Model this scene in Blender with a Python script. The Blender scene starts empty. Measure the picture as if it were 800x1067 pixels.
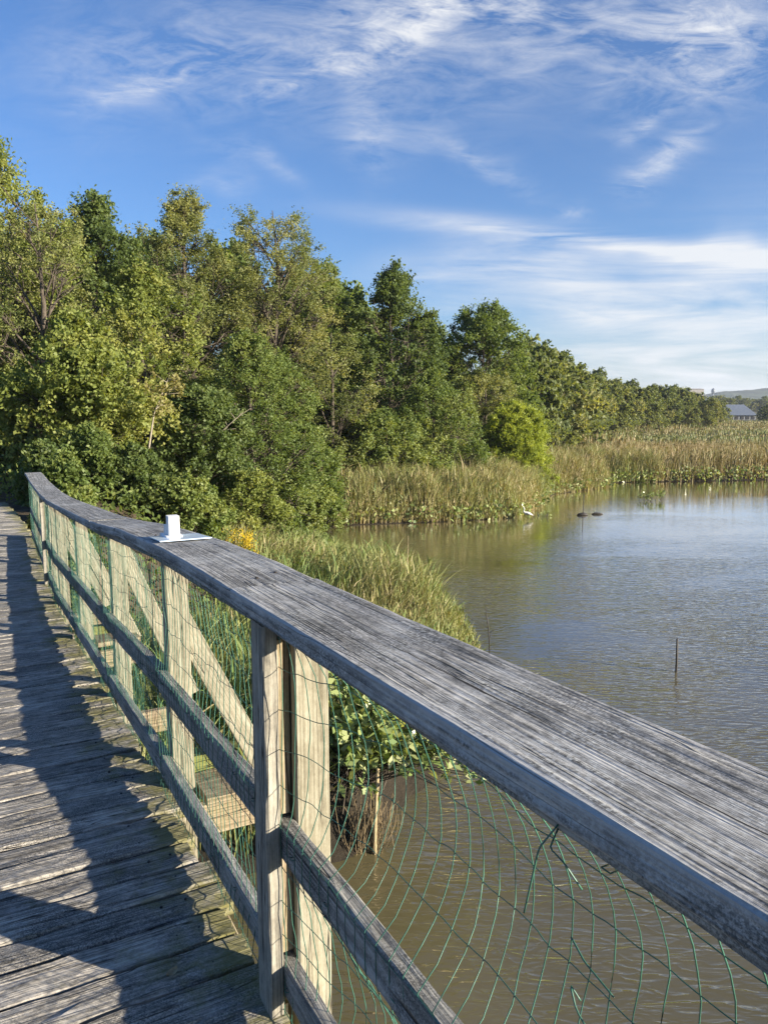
import bpy, math, random
import numpy as np
from mathutils import Vector

rng = np.random.default_rng(7)
random.seed(7)
scene = bpy.context.scene
COL = scene.collection
EYE = 4.9                                   # camera height above the water (water is z = 0)
F_PX, HOR = 800.0, 422.0                    # focal length and horizon row of the 800 x 1067 photograph
PITCH = math.atan((533.5 - HOR) / F_PX)
CP, SP = math.cos(PITCH), math.sin(PITCH)
SUN_EL, SHADOW = math.radians(14.8), Vector((-0.935, 0.355, 0)).normalized()

def direction(u, v):
    a, b = (u - 400) / F_PX, (533.5 - v) / F_PX
    return np.array([a, CP + b * SP, -SP + b * CP])

# ------------------------------------------------------------------ object helpers
def put_attr(me, name, typ, dom, arr):
    at = me.attributes.new(name, typ, dom)
    key = 'vector' if typ == 'FLOAT_VECTOR' else ('color' if typ == 'FLOAT_COLOR' else 'value')
    at.data.foreach_set(key, np.ascontiguousarray(arr, dtype=np.float32).ravel())

def mesh_from(name, V, faces, mat, smooth=False, attrs=None):
    """faces: an (n,k) array or a list of index lists"""
    me = bpy.data.meshes.new(name)
    V = np.asarray(V, dtype=np.float32)
    if isinstance(faces, np.ndarray):
        n, k = faces.shape
        me.vertices.add(len(V)); me.vertices.foreach_set('co', V.ravel())
        me.loops.add(n * k); me.loops.foreach_set('vertex_index', faces.astype(np.int32).ravel())
        me.polygons.add(n)
        me.polygons.foreach_set('loop_start', np.arange(0, n * k, k, dtype=np.int32))
        me.polygons.foreach_set('loop_total', np.full(n, k, dtype=np.int32))
        me.update(calc_edges=True)
    else:
        me.from_pydata(V.tolist(), [], [list(map(int, f)) for f in faces]); me.update()
    if smooth:
        me.polygons.foreach_set('use_smooth', np.ones(len(me.polygons), dtype=bool))
    for nm, (typ, arr) in (attrs or {}).items():
        put_attr(me, nm, typ, 'POINT', arr)
    if mat: me.materials.append(mat)
    return me

def add(name, me, parent=None, loc=(0, 0, 0)):
    o = bpy.data.objects.new(name, me); COL.objects.link(o); o.location = loc
    if parent: o.parent = parent
    return o

def tag(o, label=None, cat=None, group=None, kind=None):
    if label: o['label'] = label
    if cat: o['category'] = cat
    if group: o['group'] = group
    if kind: o['kind'] = kind
    return o

def thing(name, loc, label, cat, group=None, kind=None):
    return tag(add(name, None, None, loc), label, cat, group, kind)

def copy_thing(root, loc, rz=0, scale=(1, 1, 1), label=None, group=None):
    r = root.copy(); COL.objects.link(r)
    r.location = loc; r.rotation_euler = (0, 0, rz); r.scale = scale
    if label: r['label'] = label
    if group: r['group'] = group
    for ch in list(root.children):
        c = ch.copy(); COL.objects.link(c); c.parent = r
    return r

# ------------------------------------------------------------------ geometry helpers
def tube(P, R, n=6, cap=True):
    P = np.asarray(P, float); R = np.broadcast_to(np.asarray(R, float), (len(P),))
    T = np.gradient(P, axis=0); T /= np.linalg.norm(T, axis=1)[:, None] + 1e-9
    ref = np.array([0, 0, 1.0]) if abs(T[len(T) // 2][2]) < .8 else np.array([1.0, 0, 0])
    A = np.cross(T, ref); A /= np.linalg.norm(A, axis=1)[:, None] + 1e-9
    B = np.cross(T, A)
    th = np.arange(n) * 2 * math.pi / n
    V = P[:, None] + R[:, None, None] * (np.cos(th)[None, :, None] * A[:, None] + np.sin(th)[None, :, None] * B[:, None])
    m = len(P); i = np.arange(m - 1)[:, None] * n; j = np.arange(n)[None]; j2 = (j + 1) % n
    Fq = np.stack([i + j, i + j2, i + n + j2, i + n + j], -1).reshape(-1, 4)
    V = V.reshape(-1, 3)
    if cap:                                  # close both ends with a tiny quad fan folded to a point
        V = np.vstack([V, P[:1], P[-1:]]); a, b = len(V) - 2, len(V) - 1
        e = []
        for q in range(n):
            e.append([a, (q + 1) % n, q, a]); e.append([b, (m - 1) * n + q, (m - 1) * n + (q + 1) % n, b])
        tri = np.array(e)[:, :3]
        return V, Fq, tri
    return V, Fq, np.zeros((0, 3), int)

class MB:
    """collects shapes of one part, built as one mesh"""
    def __init__(s): s.v, s.f, s.g, s.n = [], [], [], 0
    def addv(s, V, F, gc=None):
        V = np.asarray(V, float)
        s.v.append(V); s.f += [[int(i) + s.n for i in f] for f in F]
        s.g.append(np.asarray(gc, float) if gc is not None else V.copy()); s.n += len(V)
    def tube(s, P, R, n=6):
        V, Fq, tri = tube(P, R, n); s.addv(V, list(Fq) + list(tri))
    def board(s, *a, **k):
        V, Fc, G = board(*a, **k); s.addv(V, Fc, G)
    def mesh(s, name, mat, smooth=False):
        return mesh_from(name, np.vstack(s.v), s.f, mat, smooth, {'gc': ('FLOAT_VECTOR', np.vstack(s.g))})

def vnoise(x, seed):
    """smooth 1-D value noise"""
    r = np.random.default_rng(seed).uniform(-1, 1, 4096)
    x = np.asarray(x, float) + 1000; i = np.floor(x).astype(int); f = x - i; f = f * f * (3 - 2 * f)
    return r[i % 4096] * (1 - f) + r[(i + 1) % 4096] * f

def vnoise2(x, y, seed):
    r = np.random.default_rng(seed).uniform(-1, 1, (256, 256))
    x = np.asarray(x, float) + 5000; y = np.asarray(y, float) + 5000
    i = np.floor(x).astype(int); j = np.floor(y).astype(int); f = x - i; g = y - j
    f = f * f * (3 - 2 * f); g = g * g * (3 - 2 * g); i %= 256; j %= 256; i2 = (i + 1) % 256; j2 = (j + 1) % 256
    return (r[i, j] * (1 - f) + r[i2, j] * f) * (1 - g) + (r[i, j2] * (1 - f) + r[i2, j2] * f) * g

bseed = [0]
def board(p0, p1, U, w, W, t, nseg=6, nw=3, nt=2, bev=0.004, wear=0.0015, end_rag=0.0):
    """box beam p0->p1; width w along U, thickness t along W (both centred); worn, slightly wavy faces"""
    bseed[0] += 1; sd = bseed[0]
    p0, p1, U, W = (np.asarray(q, float) for q in (p0, p1, U, W))
    L = np.linalg.norm(p1 - p0); D = (p1 - p0) / L
    U = U - D * U.dot(D); U /= np.linalg.norm(U)
    W = W - D * W.dot(D) - U * W.dot(U); W /= np.linalg.norm(W)
    hw, ht = w / 2, t / 2
    ring = []
    def side(a, b, n):
        for i in range(n): ring.append(a + (b - a) * i / n)
    c = lambda x, y: np.array([x, y])
    side(c(-hw + bev, -ht), c(hw - bev, -ht), nw); side(c(hw - bev, -ht), c(hw, -ht + bev), 1)
    side(c(hw, -ht + bev), c(hw, ht - bev), nt); side(c(hw, ht - bev), c(hw - bev, ht), 1)
    side(c(hw - bev, ht), c(-hw + bev, ht), nw); side(c(-hw + bev, ht), c(-hw, ht - bev), 1)
    side(c(-hw, ht - bev), c(-hw, -ht + bev), nt); side(c(-hw, -ht + bev), c(-hw + bev, -ht), 1)
    ring = np.array(ring); n = len(ring)
    s = np.linspace(0, L, nseg + 1)
    A = np.repeat(ring[None], nseg + 1, 0)
    S = np.repeat(s[:, None], n, 1)
    k = np.arange(n)[None]
    nz = vnoise2(S * 9 + sd * 7.3, k * 1.7 + sd, 3) * wear + vnoise2(S * 40 + sd, k * 3.1, 4) * wear * .5
    nx = vnoise2(S * 11 + sd * 3.3, k * 1.3 + 50 + sd, 5) * wear
    x = A[..., 0] + nx; y = A[..., 1] + nz
    if end_rag: S[0] += vnoise(np.arange(n) * .9 + sd, 6) * end_rag; S[-1] += vnoise(np.arange(n) * .9 + sd, 8) * end_rag
    V = p0 + S[..., None] * D + x[..., None] * U + y[..., None] * W
    G = np.stack([S + sd * 3.71, x + sd * .77, y + sd * 1.13], -1)
    Fc = []
    for i in range(nseg):
        for j in range(n):
            j2 = (j + 1) % n
            Fc.append([i * n + j, i * n + j2, (i + 1) * n + j2, (i + 1) * n + j])
    Fc.append(list(range(n))[::-1]); Fc.append([nseg * n + j for j in range(n)])
    return V.reshape(-1, 3), Fc, G.reshape(-1, 3)

# ------------------------------------------------------------------ materials
def new_mat(name):
    m = bpy.data.materials.new(name); m.use_nodes = True
    nt = m.node_tree; nt.nodes.clear()
    return m, nt, nt.nodes, nt.links

def N(nt, typ, **kw):
    n = nt.nodes.new(typ)
    for k, v in kw.items():
        if k.startswith('i_'):
            key = k[2:].replace('_', ' ')
            n.inputs[int(key) if key.isdigit() else key].default_value = v
        else: setattr(n, k, v)
    return n

def ramp(nt, stops, interp='LINEAR'):
    r = nt.nodes.new('ShaderNodeValToRGB'); e = r.color_ramp.elements; r.color_ramp.interpolation = interp
    while len(e) < len(stops): e.new(.5)
    for el, (p, c) in zip(e, stops): el.position = p; el.color = tuple(c) + (1,) if len(c) == 3 else c
    return r

def math_n(nt, op, a=None, b=None, c=None, clamp=False):
    n = nt.nodes.new('ShaderNodeMath'); n.operation = op; n.use_clamp = clamp
    for i, q in enumerate((a, b, c)):
        if q is None: continue
        if isinstance(q, (int, float)): n.inputs[i].default_value = q
        else: nt.links.new(q, n.inputs[i])
    return n.outputs[0]

def mixc(nt, fac, a, b, mode='MIX'):
    n = nt.nodes.new('ShaderNodeMix'); n.data_type = 'RGBA'; n.blend_type = mode
    for i, q in ((0, fac), (6, a), (7, b)):
        if isinstance(q, (int, float)): n.inputs[i].default_value = q
        elif isinstance(q, tuple): n.inputs[i].default_value = q + (1,) if len(q) == 3 else q
        else: nt.links.new(q, n.inputs[i])
    return n.outputs[2]

def wood(name, c_dark, c_mid, c_light, lichen=0.0, moss=0.0, crack=1.0, bump=1.0, fine=1.0, split=False, rim=False, mottle=.35):
    m, nt, nd, lk = new_mat(name)
    at = N(nt, 'ShaderNodeAttribute', attribute_name='gc')
    mp = N(nt, 'ShaderNodeMapping', i_Scale=(2.6 * fine, 170 * fine, 170 * fine)); lk.new(at.outputs['Vector'], mp.inputs[0])
    # slow wander makes the grain bend around knots
    mw = N(nt, 'ShaderNodeMapping', i_Scale=(1.6, 5, 5)); lk.new(at.outputs['Vector'], mw.inputs[0])
    wn = N(nt, 'ShaderNodeTexNoise', i_Scale=1.0, i_Detail=2.0); lk.new(mw.outputs[0], wn.inputs['Vector'])
    wsc = N(nt, 'ShaderNodeVectorMath', operation='SCALE', i_Scale=2.0); lk.new(wn.outputs['Color'], wsc.inputs[0])
    wad = N(nt, 'ShaderNodeVectorMath', operation='ADD'); lk.new(mp.outputs[0], wad.inputs[0]); lk.new(wsc.outputs[0], wad.inputs[1])
    g = N(nt, 'ShaderNodeTexNoise', i_Scale=1.0, i_Detail=5.0, i_Roughness=.62); lk.new(wad.outputs[0], g.inputs['Vector'])
    # wide growth-ring bands
    mr = N(nt, 'ShaderNodeMapping', i_Scale=(.8, 75, 75)); lk.new(at.outputs['Vector'], mr.inputs[0])
    rad = N(nt, 'ShaderNodeVectorMath', operation='ADD'); lk.new(mr.outputs[0], rad.inputs[0]); lk.new(wsc.outputs[0], rad.inputs[1])
    rg = N(nt, 'ShaderNodeTexNoise', i_Scale=1.0, i_Detail=2.5, i_Roughness=.5); lk.new(rad.outputs[0], rg.inputs['Vector'])
    # blotches
    mb = N(nt, 'ShaderNodeMapping', i_Scale=(11, 22, 22)); lk.new(at.outputs['Vector'], mb.inputs[0])
    bl = N(nt, 'ShaderNodeTexNoise', i_Scale=1.0, i_Detail=6.0, i_Roughness=.7); lk.new(mb.outputs[0], bl.inputs['Vector'])
    # cracks : thin lines where a stretched noise crosses its middle
    mc = N(nt, 'ShaderNodeMapping', i_Scale=(1.1, 34, 34)); lk.new(at.outputs['Vector'], mc.inputs[0])
    cn = N(nt, 'ShaderNodeTexNoise', i_Scale=1.0, i_Detail=1.5); lk.new(mc.outputs[0], cn.inputs['Vector'])
    cd = math_n(nt, 'ABSOLUTE', math_n(nt, 'SUBTRACT', cn.outputs[0], .5))
    mk = N(nt, 'ShaderNodeMapping', i_Scale=(1.7, 8, 8), i_Location=(5, 3, 1)); lk.new(at.outputs['Vector'], mk.inputs[0])
    ck = N(nt, 'ShaderNodeTexNoise', i_Scale=1.0, i_Detail=1.0); lk.new(mk.outputs[0], ck.inputs['Vector'])
    cgate = math_n(nt, 'MULTIPLY', math_n(nt, 'SUBTRACT', ck.outputs[0], .46), 14, clamp=True)
    crk = math_n(nt, 'MULTIPLY', math_n(nt, 'SUBTRACT', 1.0, math_n(nt, 'MULTIPLY', cd, 75), clamp=True), cgate)
    crk = math_n(nt, 'MULTIPLY', crk, crack)
    tone = math_n(nt, 'ADD', math_n(nt, 'MULTIPLY', g.outputs[0], .60), math_n(nt, 'MULTIPLY', rg.outputs[0], .40))
    tone = math_n(nt, 'ADD', tone, math_n(nt, 'MULTIPLY', math_n(nt, 'SUBTRACT', bl.outputs[0], .5), .42))
    pit = N(nt, 'ShaderNodeTexNoise', i_Scale=75.0, i_Detail=6.0, i_Roughness=.8); mpp = N(nt, 'ShaderNodeMapping', i_Scale=(.45, 1, 1)); lk.new(at.outputs['Vector'], mpp.inputs[0]); lk.new(mpp.outputs[0], pit.inputs['Vector'])
    tone = math_n(nt, 'ADD', tone, math_n(nt, 'MULTIPLY', math_n(nt, 'SUBTRACT', pit.outputs[0], .5), mottle))
    cr = ramp(nt, [(.33, c_dark), (.5, c_mid), (.66, c_light)]); lk.new(tone, cr.inputs[0])
    col = cr.outputs[0]
    # board to board tone
    wnz = N(nt, 'ShaderNodeObjectInfo')
    if lichen:
        ln = N(nt, 'ShaderNodeTexNoise', i_Scale=110.0, i_Detail=6.0, i_Roughness=.75); lk.new(at.outputs['Vector'], ln.inputs['Vector'])
        l2 = N(nt, 'ShaderNodeTexNoise', i_Scale=5.5, i_Detail=3.0); lk.new(at.outputs['Vector'], l2.inputs['Vector'])
        lf = math_n(nt, 'MULTIPLY', math_n(nt, 'SUBTRACT', ln.outputs[0], .47), 9, clamp=True)
        lf = math_n(nt, 'MULTIPLY', lf, math_n(nt, 'MULTIPLY', math_n(nt, 'SUBTRACT', l2.outputs[0], .42), 6, clamp=True))
        col = mixc(nt, math_n(nt, 'MULTIPLY', lf, lichen), col, (.42, .43, .42))
        d2 = N(nt, 'ShaderNodeTexNoise', i_Scale=190.0, i_Detail=4.0, i_Roughness=.8); lk.new(at.outputs['Vector'], d2.inputs['Vector'])
        d3 = N(nt, 'ShaderNodeTexNoise', i_Scale=4.2, i_Detail=4.0); lk.new(at.outputs['Vector'], d3.inputs['Vector'])
        df = math_n(nt, 'MULTIPLY', math_n(nt, 'MULTIPLY', math_n(nt, 'SUBTRACT', d2.outputs[0], .45), 9, clamp=True),
                    math_n(nt, 'MULTIPLY', math_n(nt, 'SUBTRACT', d3.outputs[0], .40), 5, clamp=True))
        col = mixc(nt, math_n(nt, 'MULTIPLY', df, .8), col, (.045, .045, .043))
    if rim:
        ac = N(nt, 'ShaderNodeAttribute', attribute_name='across'); rn = N(nt, 'ShaderNodeTexNoise', i_Scale=26.0, i_Detail=4.0, i_Roughness=.7); lk.new(at.outputs['Vector'], rn.inputs['Vector'])
        rf = math_n(nt, 'MULTIPLY', math_n(nt, 'SUBTRACT', math_n(nt, 'ABSOLUTE', ac.outputs['Fac']), math_n(nt, 'ADD', .088, math_n(nt, 'MULTIPLY', rn.outputs[0], .04))), 120, clamp=True)
        tp = N(nt, 'ShaderNodeAttribute', attribute_name='upper')
        col = mixc(nt, math_n(nt, 'MULTIPLY', math_n(nt, 'MULTIPLY', rf, tp.outputs['Fac']), .7), col, (.46, .455, .44))
    if moss:
        mn = N(nt, 'ShaderNodeTexNoise', i_Scale=9.0, i_Detail=5.0, i_Roughness=.7); lk.new(at.outputs['Vector'], mn.inputs['Vector'])
        col = mixc(nt, math_n(nt, 'MULTIPLY', math_n(nt, 'MULTIPLY', math_n(nt, 'SUBTRACT', mn.outputs[0], .42), 6, clamp=True), moss), col, (.12, .14, .035))
    if split:                                   # one long drying split that wanders along the board
        ac = N(nt, 'ShaderNodeAttribute', attribute_name='across'); sp = N(nt, 'ShaderNodeSeparateXYZ'); lk.new(at.outputs['Vector'], sp.inputs[0])
        m1 = N(nt, 'ShaderNodeMapping', i_Scale=(5, 0, 0)); lk.new(at.outputs['Vector'], m1.inputs[0]); n1 = N(nt, 'ShaderNodeTexNoise', i_Scale=1.0, i_Detail=4.0); lk.new(m1.outputs[0], n1.inputs['Vector'])
        m2 = N(nt, 'ShaderNodeMapping', i_Scale=(3, 0, 0), i_Location=(7, 0, 0)); lk.new(at.outputs['Vector'], m2.inputs[0]); n2 = N(nt, 'ShaderNodeTexNoise', i_Scale=1.0, i_Detail=2.0); lk.new(m2.outputs[0], n2.inputs['Vector'])
        dd = math_n(nt, 'ABSOLUTE', math_n(nt, 'SUBTRACT', math_n(nt, 'ADD', ac.outputs['Fac'], -.004), math_n(nt, 'MULTIPLY', math_n(nt, 'SUBTRACT', n1.outputs[0], .5), .035)))
        wd_ = math_n(nt, 'MULTIPLY', math_n(nt, 'SUBTRACT', n2.outputs[0], .38), .012, clamp=True)
        crk = math_n(nt, 'MAXIMUM', crk, math_n(nt, 'MULTIPLY', math_n(nt, 'SUBTRACT', wd_, dd), 1800, clamp=True))
    col = mixc(nt, crk, col, (.012, .011, .010))
    hgt = math_n(nt, 'ADD', math_n(nt, 'MULTIPLY', g.outputs[0], .6), math_n(nt, 'MULTIPLY', rg.outputs[0], .9))
    hgt = math_n(nt, 'SUBTRACT', hgt, math_n(nt, 'MULTIPLY', crk, 1.2))
    bp = N(nt, 'ShaderNodeBump', i_Strength=min(1.0, .8 * bump), i_Distance=.006 * bump); lk.new(hgt, bp.inputs['Height'])
    p = N(nt, 'ShaderNodeBsdfPrincipled', i_Roughness=.82); p.inputs['Specular IOR Level'].default_value = .3
    lk.new(col, p.inputs['Base Color']); lk.new(bp.outputs[0], p.inputs['Normal'])
    o = N(nt, 'ShaderNodeOutputMaterial'); lk.new(p.outputs[0], o.inputs[0])
    return m

M = {}
M['cap'] = wood('weathered_cap_wood', (.06, .06, .056), (.27, .265, .25), (.52, .51, .48), lichen=.9, bump=1.1, crack=.8, rim=True, mottle=.62)
M['cap_near'] = wood('split_cap_wood', (.06, .06, .056), (.27, .265, .25), (.52, .51, .48), lichen=.9, bump=1.1, crack=.5, split=True, rim=True, mottle=.62)
M['rail'] = wood('weathered_rail_wood', (.09, .086, .078), (.24, .232, .21), (.39, .375, .34), lichen=.45)
M['post'] = wood('tan_post_wood', (.12, .105, .07), (.235, .215, .155), (.34, .32, .245), crack=1.0, bump=.7, fine=.7)
M['cover'] = wood('greyed_cover_wood', (.09, .085, .072), (.24, .222, .18), (.37, .35, .29), crack=1.0, bump=.8)
M['plat'] = wood('mossy_brown_timber', (.12, .09, .055), (.27, .21, .14), (.38, .31, .22), moss=.25)
M['moss'] = wood('moss_covered_timber', (.10, .10, .03), (.15, .16, .045), (.2, .2, .07), moss=1.0)

def deck_material():
    m = wood('weathered_deck_planks', (.055, .052, .047), (.31, .295, .268), (.56, .535, .49), lichen=.4, bump=1.5, mottle=.5, crack=1.0)
    nt = m.node_tree; lk = nt.links
    p = [n for n in nt.nodes if n.type == 'BSDF_PRINCIPLED'][0]
    base = p.inputs['Base Color'].links[0].from_socket
    at = N(nt, 'ShaderNodeAttribute', attribute_name='tone')
    c2 = mixc(nt, 1.0, base, ramp_out(nt, at.outputs['Fac']), 'MULTIPLY')
    ed = N(nt, 'ShaderNodeAttribute', attribute_name='edge')           # moss grows along the railing
    ge = N(nt, 'ShaderNodeTexCoord'); mn = N(nt, 'ShaderNodeTexNoise', i_Scale=6.0, i_Detail=5.0, i_Roughness=.7)
    lk.new(ge.outputs['Object'], mn.inputs['Vector'])
    f = math_n(nt, 'MULTIPLY', math_n(nt, 'SUBTRACT', math_n(nt, 'ADD', mn.outputs[0], math_n(nt, 'MULTIPLY', ed.outputs['Fac'], .35)), .62), 5, clamp=True)
    c3 = mixc(nt, math_n(nt, 'MULTIPLY', f, .75), c2, (.16, .15, .035))
    lk.new(c3, p.inputs['Base Color'])
    return m

def ramp_out(nt, fac):
    r = ramp(nt, [(0, (.55, .54, .53)), (.5, (.95, .93, .9)), (1, (1.3, 1.25, 1.18))]); nt.links.new(fac, r.inputs[0]); return r.outputs[0]
M['deck'] = deck_material()

def plain(name, col, rough=.6, spec=.4, var=.25, scale=20.0, bump=0.0):
    m, nt, nd, lk = new_mat(name)
    tc = N(nt, 'ShaderNodeTexCoord'); n = N(nt, 'ShaderNodeTexNoise', i_Scale=scale, i_Detail=5.0, i_Roughness=.65)
    lk.new(tc.outputs['Object'], n.inputs['Vector'])
    r = ramp(nt, [(.3, tuple(c * (1 - var) for c in col)), (.7, tuple(min(1, c * (1 + var)) for c in col))]); lk.new(n.outputs[0], r.inputs[0])
    p = N(nt, 'ShaderNodeBsdfPrincipled', i_Roughness=rough); p.inputs['Specular IOR Level'].default_value = spec
    lk.new(r.outputs[0], p.inputs['Base Color'])
    if bump:
        b = N(nt, 'ShaderNodeBump', i_Strength=.6, i_Distance=bump); lk.new(n.outputs[0], b.inputs['Height']); lk.new(b.outputs[0], p.inputs['Normal'])
    o = N(nt, 'ShaderNodeOutputMaterial'); lk.new(p.outputs[0], o.inputs[0])
    return m
M['wire'] = plain('green_coated_wire', (.040, .125, .088), .38, .5, .25, 8)
M['white'] = plain('white_plastic', (.80, .79, .77), .45, .4, .04, 30)
M['plate'] = plain('pale_blue_glossy_plate', (.50, .62, .78), .22, .5, .08, 12)
M['bark'] = plain('grey_brown_bark', (.085, .07, .055), .9, .2, .45, 9, .02)
M['pale_bark'] = plain('pale_dead_wood', (.30, .26, .20), .85, .2, .3, 12, .01)
M['dark_wood'] = plain('wet_dark_wood', (.035, .03, .026), .6, .4, .4, 12, .01)
M['straw'] = plain('dry_straw_roots', (.33, .26, .15), .9, .2, .35, 30)
M['roots'] = plain('muddy_roots', (.17, .13, .075), .9, .2, .4, 30)
M['iron'] = plain('dark_rusty_nail', (.03, .025, .022), .6, .4, .3, 60)
M['roofing'] = plain('blue_grey_metal_roof', (.14, .16, .19), .5, .4, .06, .05)
M['siding'] = plain('pale_wall', (.20, .21, .22), .8, .3, .05, .05)
M['brickfar'] = plain('tan_brick_wall', (.30, .27, .24), .9, .2, .05, .05)
M['door'] = plain('dark_opening', (.03, .03, .035), .7, .2, .1, .1)

def leaf_mat(name, lo, mid, hi, transl=.45, rough=.55, tipc=None):
    """colour runs lo->mid->hi with the per-leaf 'tint' attribute"""
    m, nt, nd, lk = new_mat(name)
    at = N(nt, 'ShaderNodeAttribute', attribute_name='tint')
    ge = N(nt, 'ShaderNodeNewGeometry')
    f = math_n(nt, 'ADD', at.outputs['Fac'], math_n(nt, 'MULTIPLY', math_n(nt, 'SUBTRACT', ge.outputs['Random Per Island'], .5), .35), clamp=True)
    r = ramp(nt, [(0, lo), (.5, mid), (1, hi)]); lk.new(f, r.inputs[0])
    p = N(nt, 'ShaderNodeBsdfPrincipled', i_Roughness=rough); p.inputs['Specular IOR Level'].default_value = .35
    lk.new(r.outputs[0], p.inputs['Base Color'])
    t = N(nt, 'ShaderNodeBsdfTranslucent'); tc = mixc(nt, 1.0, r.outputs[0], (1.35, 1.25, .5), 'MULTIPLY'); lk.new(tc, t.inputs[0])
    mx = N(nt, 'ShaderNodeMixShader', i_0=transl); lk.new(p.outputs[0], mx.inputs[1]); lk.new(t.outputs[0], mx.inputs[2])
    o = N(nt, 'ShaderNodeOutputMaterial'); lk.new(mx.outputs[0], o.inputs[0])
    return m
L_YEL = leaf_mat('yellow_green_leaves', (0.122, 0.159, 0.033), (0.207, 0.249, 0.062), (0.317, 0.329, 0.095))
L_MID = leaf_mat('mid_green_leaves', (0.091, 0.133, 0.033), (0.152, 0.207, 0.055), (0.244, 0.281, 0.085))
L_DRK = leaf_mat('dark_green_leaves', (0.067, 0.101, 0.028), (0.116, 0.164, 0.048), (0.183, 0.223, 0.071))
L_OLV = leaf_mat('olive_locust_leaves', (0.104, 0.133, 0.040), (0.189, 0.217, 0.071), (0.293, 0.292, 0.104))
L_WIL = leaf_mat('willow_leaves', (0.19, 0.24, 0.03), (0.30, 0.36, 0.055), (0.38, 0.43, 0.09))
L_RUS = leaf_mat('pale_rusty_leaves', (.17, .19, .06), (.27, .25, .09), (.38, .30, .14))
L_FAR = leaf_mat('far_leaves', (0.085, 0.117, 0.043), (0.146, 0.180, 0.062), (0.232, 0.244, 0.090))
L_BRD = leaf_mat('broad_bank_leaves', (.10, .16, .045), (.23, .29, .10), (.48, .50, .26), .3, .3)
L_GLD = leaf_mat('goldenrod_flowers', (.45, .32, .012), (.62, .44, .015), (.75, .55, .03), .2)
L_REED = leaf_mat('reed_blades', (.36, .29, .16), (.25, .255, .09), (.14, .215, .065), .25, .55)
L_MARSH = leaf_mat('marsh_reed_blades', (.30, .225, .12), (.225, .20, .09), (.145, .19, .07), .2, .6)

# ------------------------------------------------------------------ sky, sun, camera
SUN_VEC = Vector((-SHADOW.x * math.cos(SUN_EL), -SHADOW.y * math.cos(SUN_EL), math.sin(SUN_EL)))
world = bpy.data.worlds.new('World'); scene.world = world; world.use_nodes = True
wt = world.node_tree; wt.nodes.clear(); wl = wt.links
sky = N(wt, 'ShaderNodeTexSky', sky_type='NISHITA', sun_disc=False, sun_elevation=SUN_EL,
        sun_rotation=math.atan2(SUN_VEC.x, SUN_VEC.y), altitude=0, air_density=1.0, dust_density=.8, ozone_density=3.0)
tc = N(wt, 'ShaderNodeTexCoord'); sx = N(wt, 'ShaderNodeSeparateXYZ'); wl.new(tc.outputs['Generated'], sx.inputs[0])
yy = math_n(wt, 'MAXIMUM', sx.outputs[1], .08)
gx = math_n(wt, 'DIVIDE', sx.outputs[0], yy); gz = math_n(wt, 'DIVIDE', sx.outputs[2], yy)
fwd = math_n(wt, 'MULTIPLY', math_n(wt, 'SUBTRACT', sx.outputs[1], .1), 5, clamp=True)
cg = N(wt, 'ShaderNodeCombineXYZ'); wl.new(gx, cg.inputs[0]); wl.new(gz, cg.inputs[1])
def wnoise(rot, sc, detail, rough, off=(0, 0, 0), dist=0.0):
    mp = N(wt, 'ShaderNodeMapping', i_Rotation=(0, 0, rot), i_Scale=sc, i_Location=off); wl.new(cg.outputs[0], mp.inputs[0])
    n = N(wt, 'ShaderNodeTexNoise', i_Scale=1.0, i_Detail=detail, i_Roughness=rough, i_Distortion=dist); wl.new(mp.outputs[0], n.inputs['Vector'])
    return n.outputs[0]
wisp = wnoise(-.42, (4.2, 13, 1), 10, .68, (3.1, 1.7, 0), .9)
wisp2 = wnoise(-.3, (11, 38, 1), 9, .68, (7.1, 2.7, 0), 1.2)
wisp3 = wnoise(.08, (3.2, 26, 1), 10, .64, (1.1, 9.3, 0), .6)
def gdir(u, v):
    d = direction(u, v); return d[0] / d[1], d[2] / d[1]
warp = math_n(wt, 'MULTIPLY', math_n(wt, 'SUBTRACT', wnoise(0, (5, 5, 1), 3, .5, (4, 4, 0)), .5), .16)
gxw = math_n(wt, 'ADD', gx, math_n(wt, 'MULTIPLY', warp, .6)); gzw = math_n(wt, 'ADD', gz, warp)
def streak(u, v, du, dv, thick, bend=0.0, amp=1.0, warped=True):
    """soft cirrus streak centred on a sky direction, half length (du,dv), half thickness"""
    X, Z = gdir(u, v); X2, Z2 = gdir(u + du, v + dv)
    dx, dz = X2 - X, Z2 - Z; Ln = math.hypot(dx, dz); cx, cz = dx / Ln, dz / Ln
    th = thick / F_PX
    a0 = math_n(wt, 'SUBTRACT', gxw if warped else gx, X); b0 = math_n(wt, 'SUBTRACT', gzw if warped else gz, Z)
    a = math_n(wt, 'ADD', math_n(wt, 'MULTIPLY', a0, cx), math_n(wt, 'MULTIPLY', b0, cz))
    b = math_n(wt, 'SUBTRACT', math_n(wt, 'MULTIPLY', b0, cx), math_n(wt, 'MULTIPLY', a0, cz))
    if bend: b = math_n(wt, 'ADD', b, math_n(wt, 'MULTIPLY', math_n(wt, 'MULTIPLY', a, a), bend))
    ea = math_n(wt, 'POWER', math_n(wt, 'ABSOLUTE', math_n(wt, 'DIVIDE', a, Ln)), 2.5); eb = math_n(wt, 'POWER', math_n(wt, 'ABSOLUTE', math_n(wt, 'DIVIDE', b, th)), 2.0)
    e = math_n(wt, 'EXPONENT', math_n(wt, 'MULTIPLY', math_n(wt, 'ADD', ea, eb), -1.0))
    return math_n(wt, 'MULTIPLY', e, amp)
def total(L):
    s = L[0]
    for q in L[1:]: s = math_n(wt, 'ADD', s, q)
    return s
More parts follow.
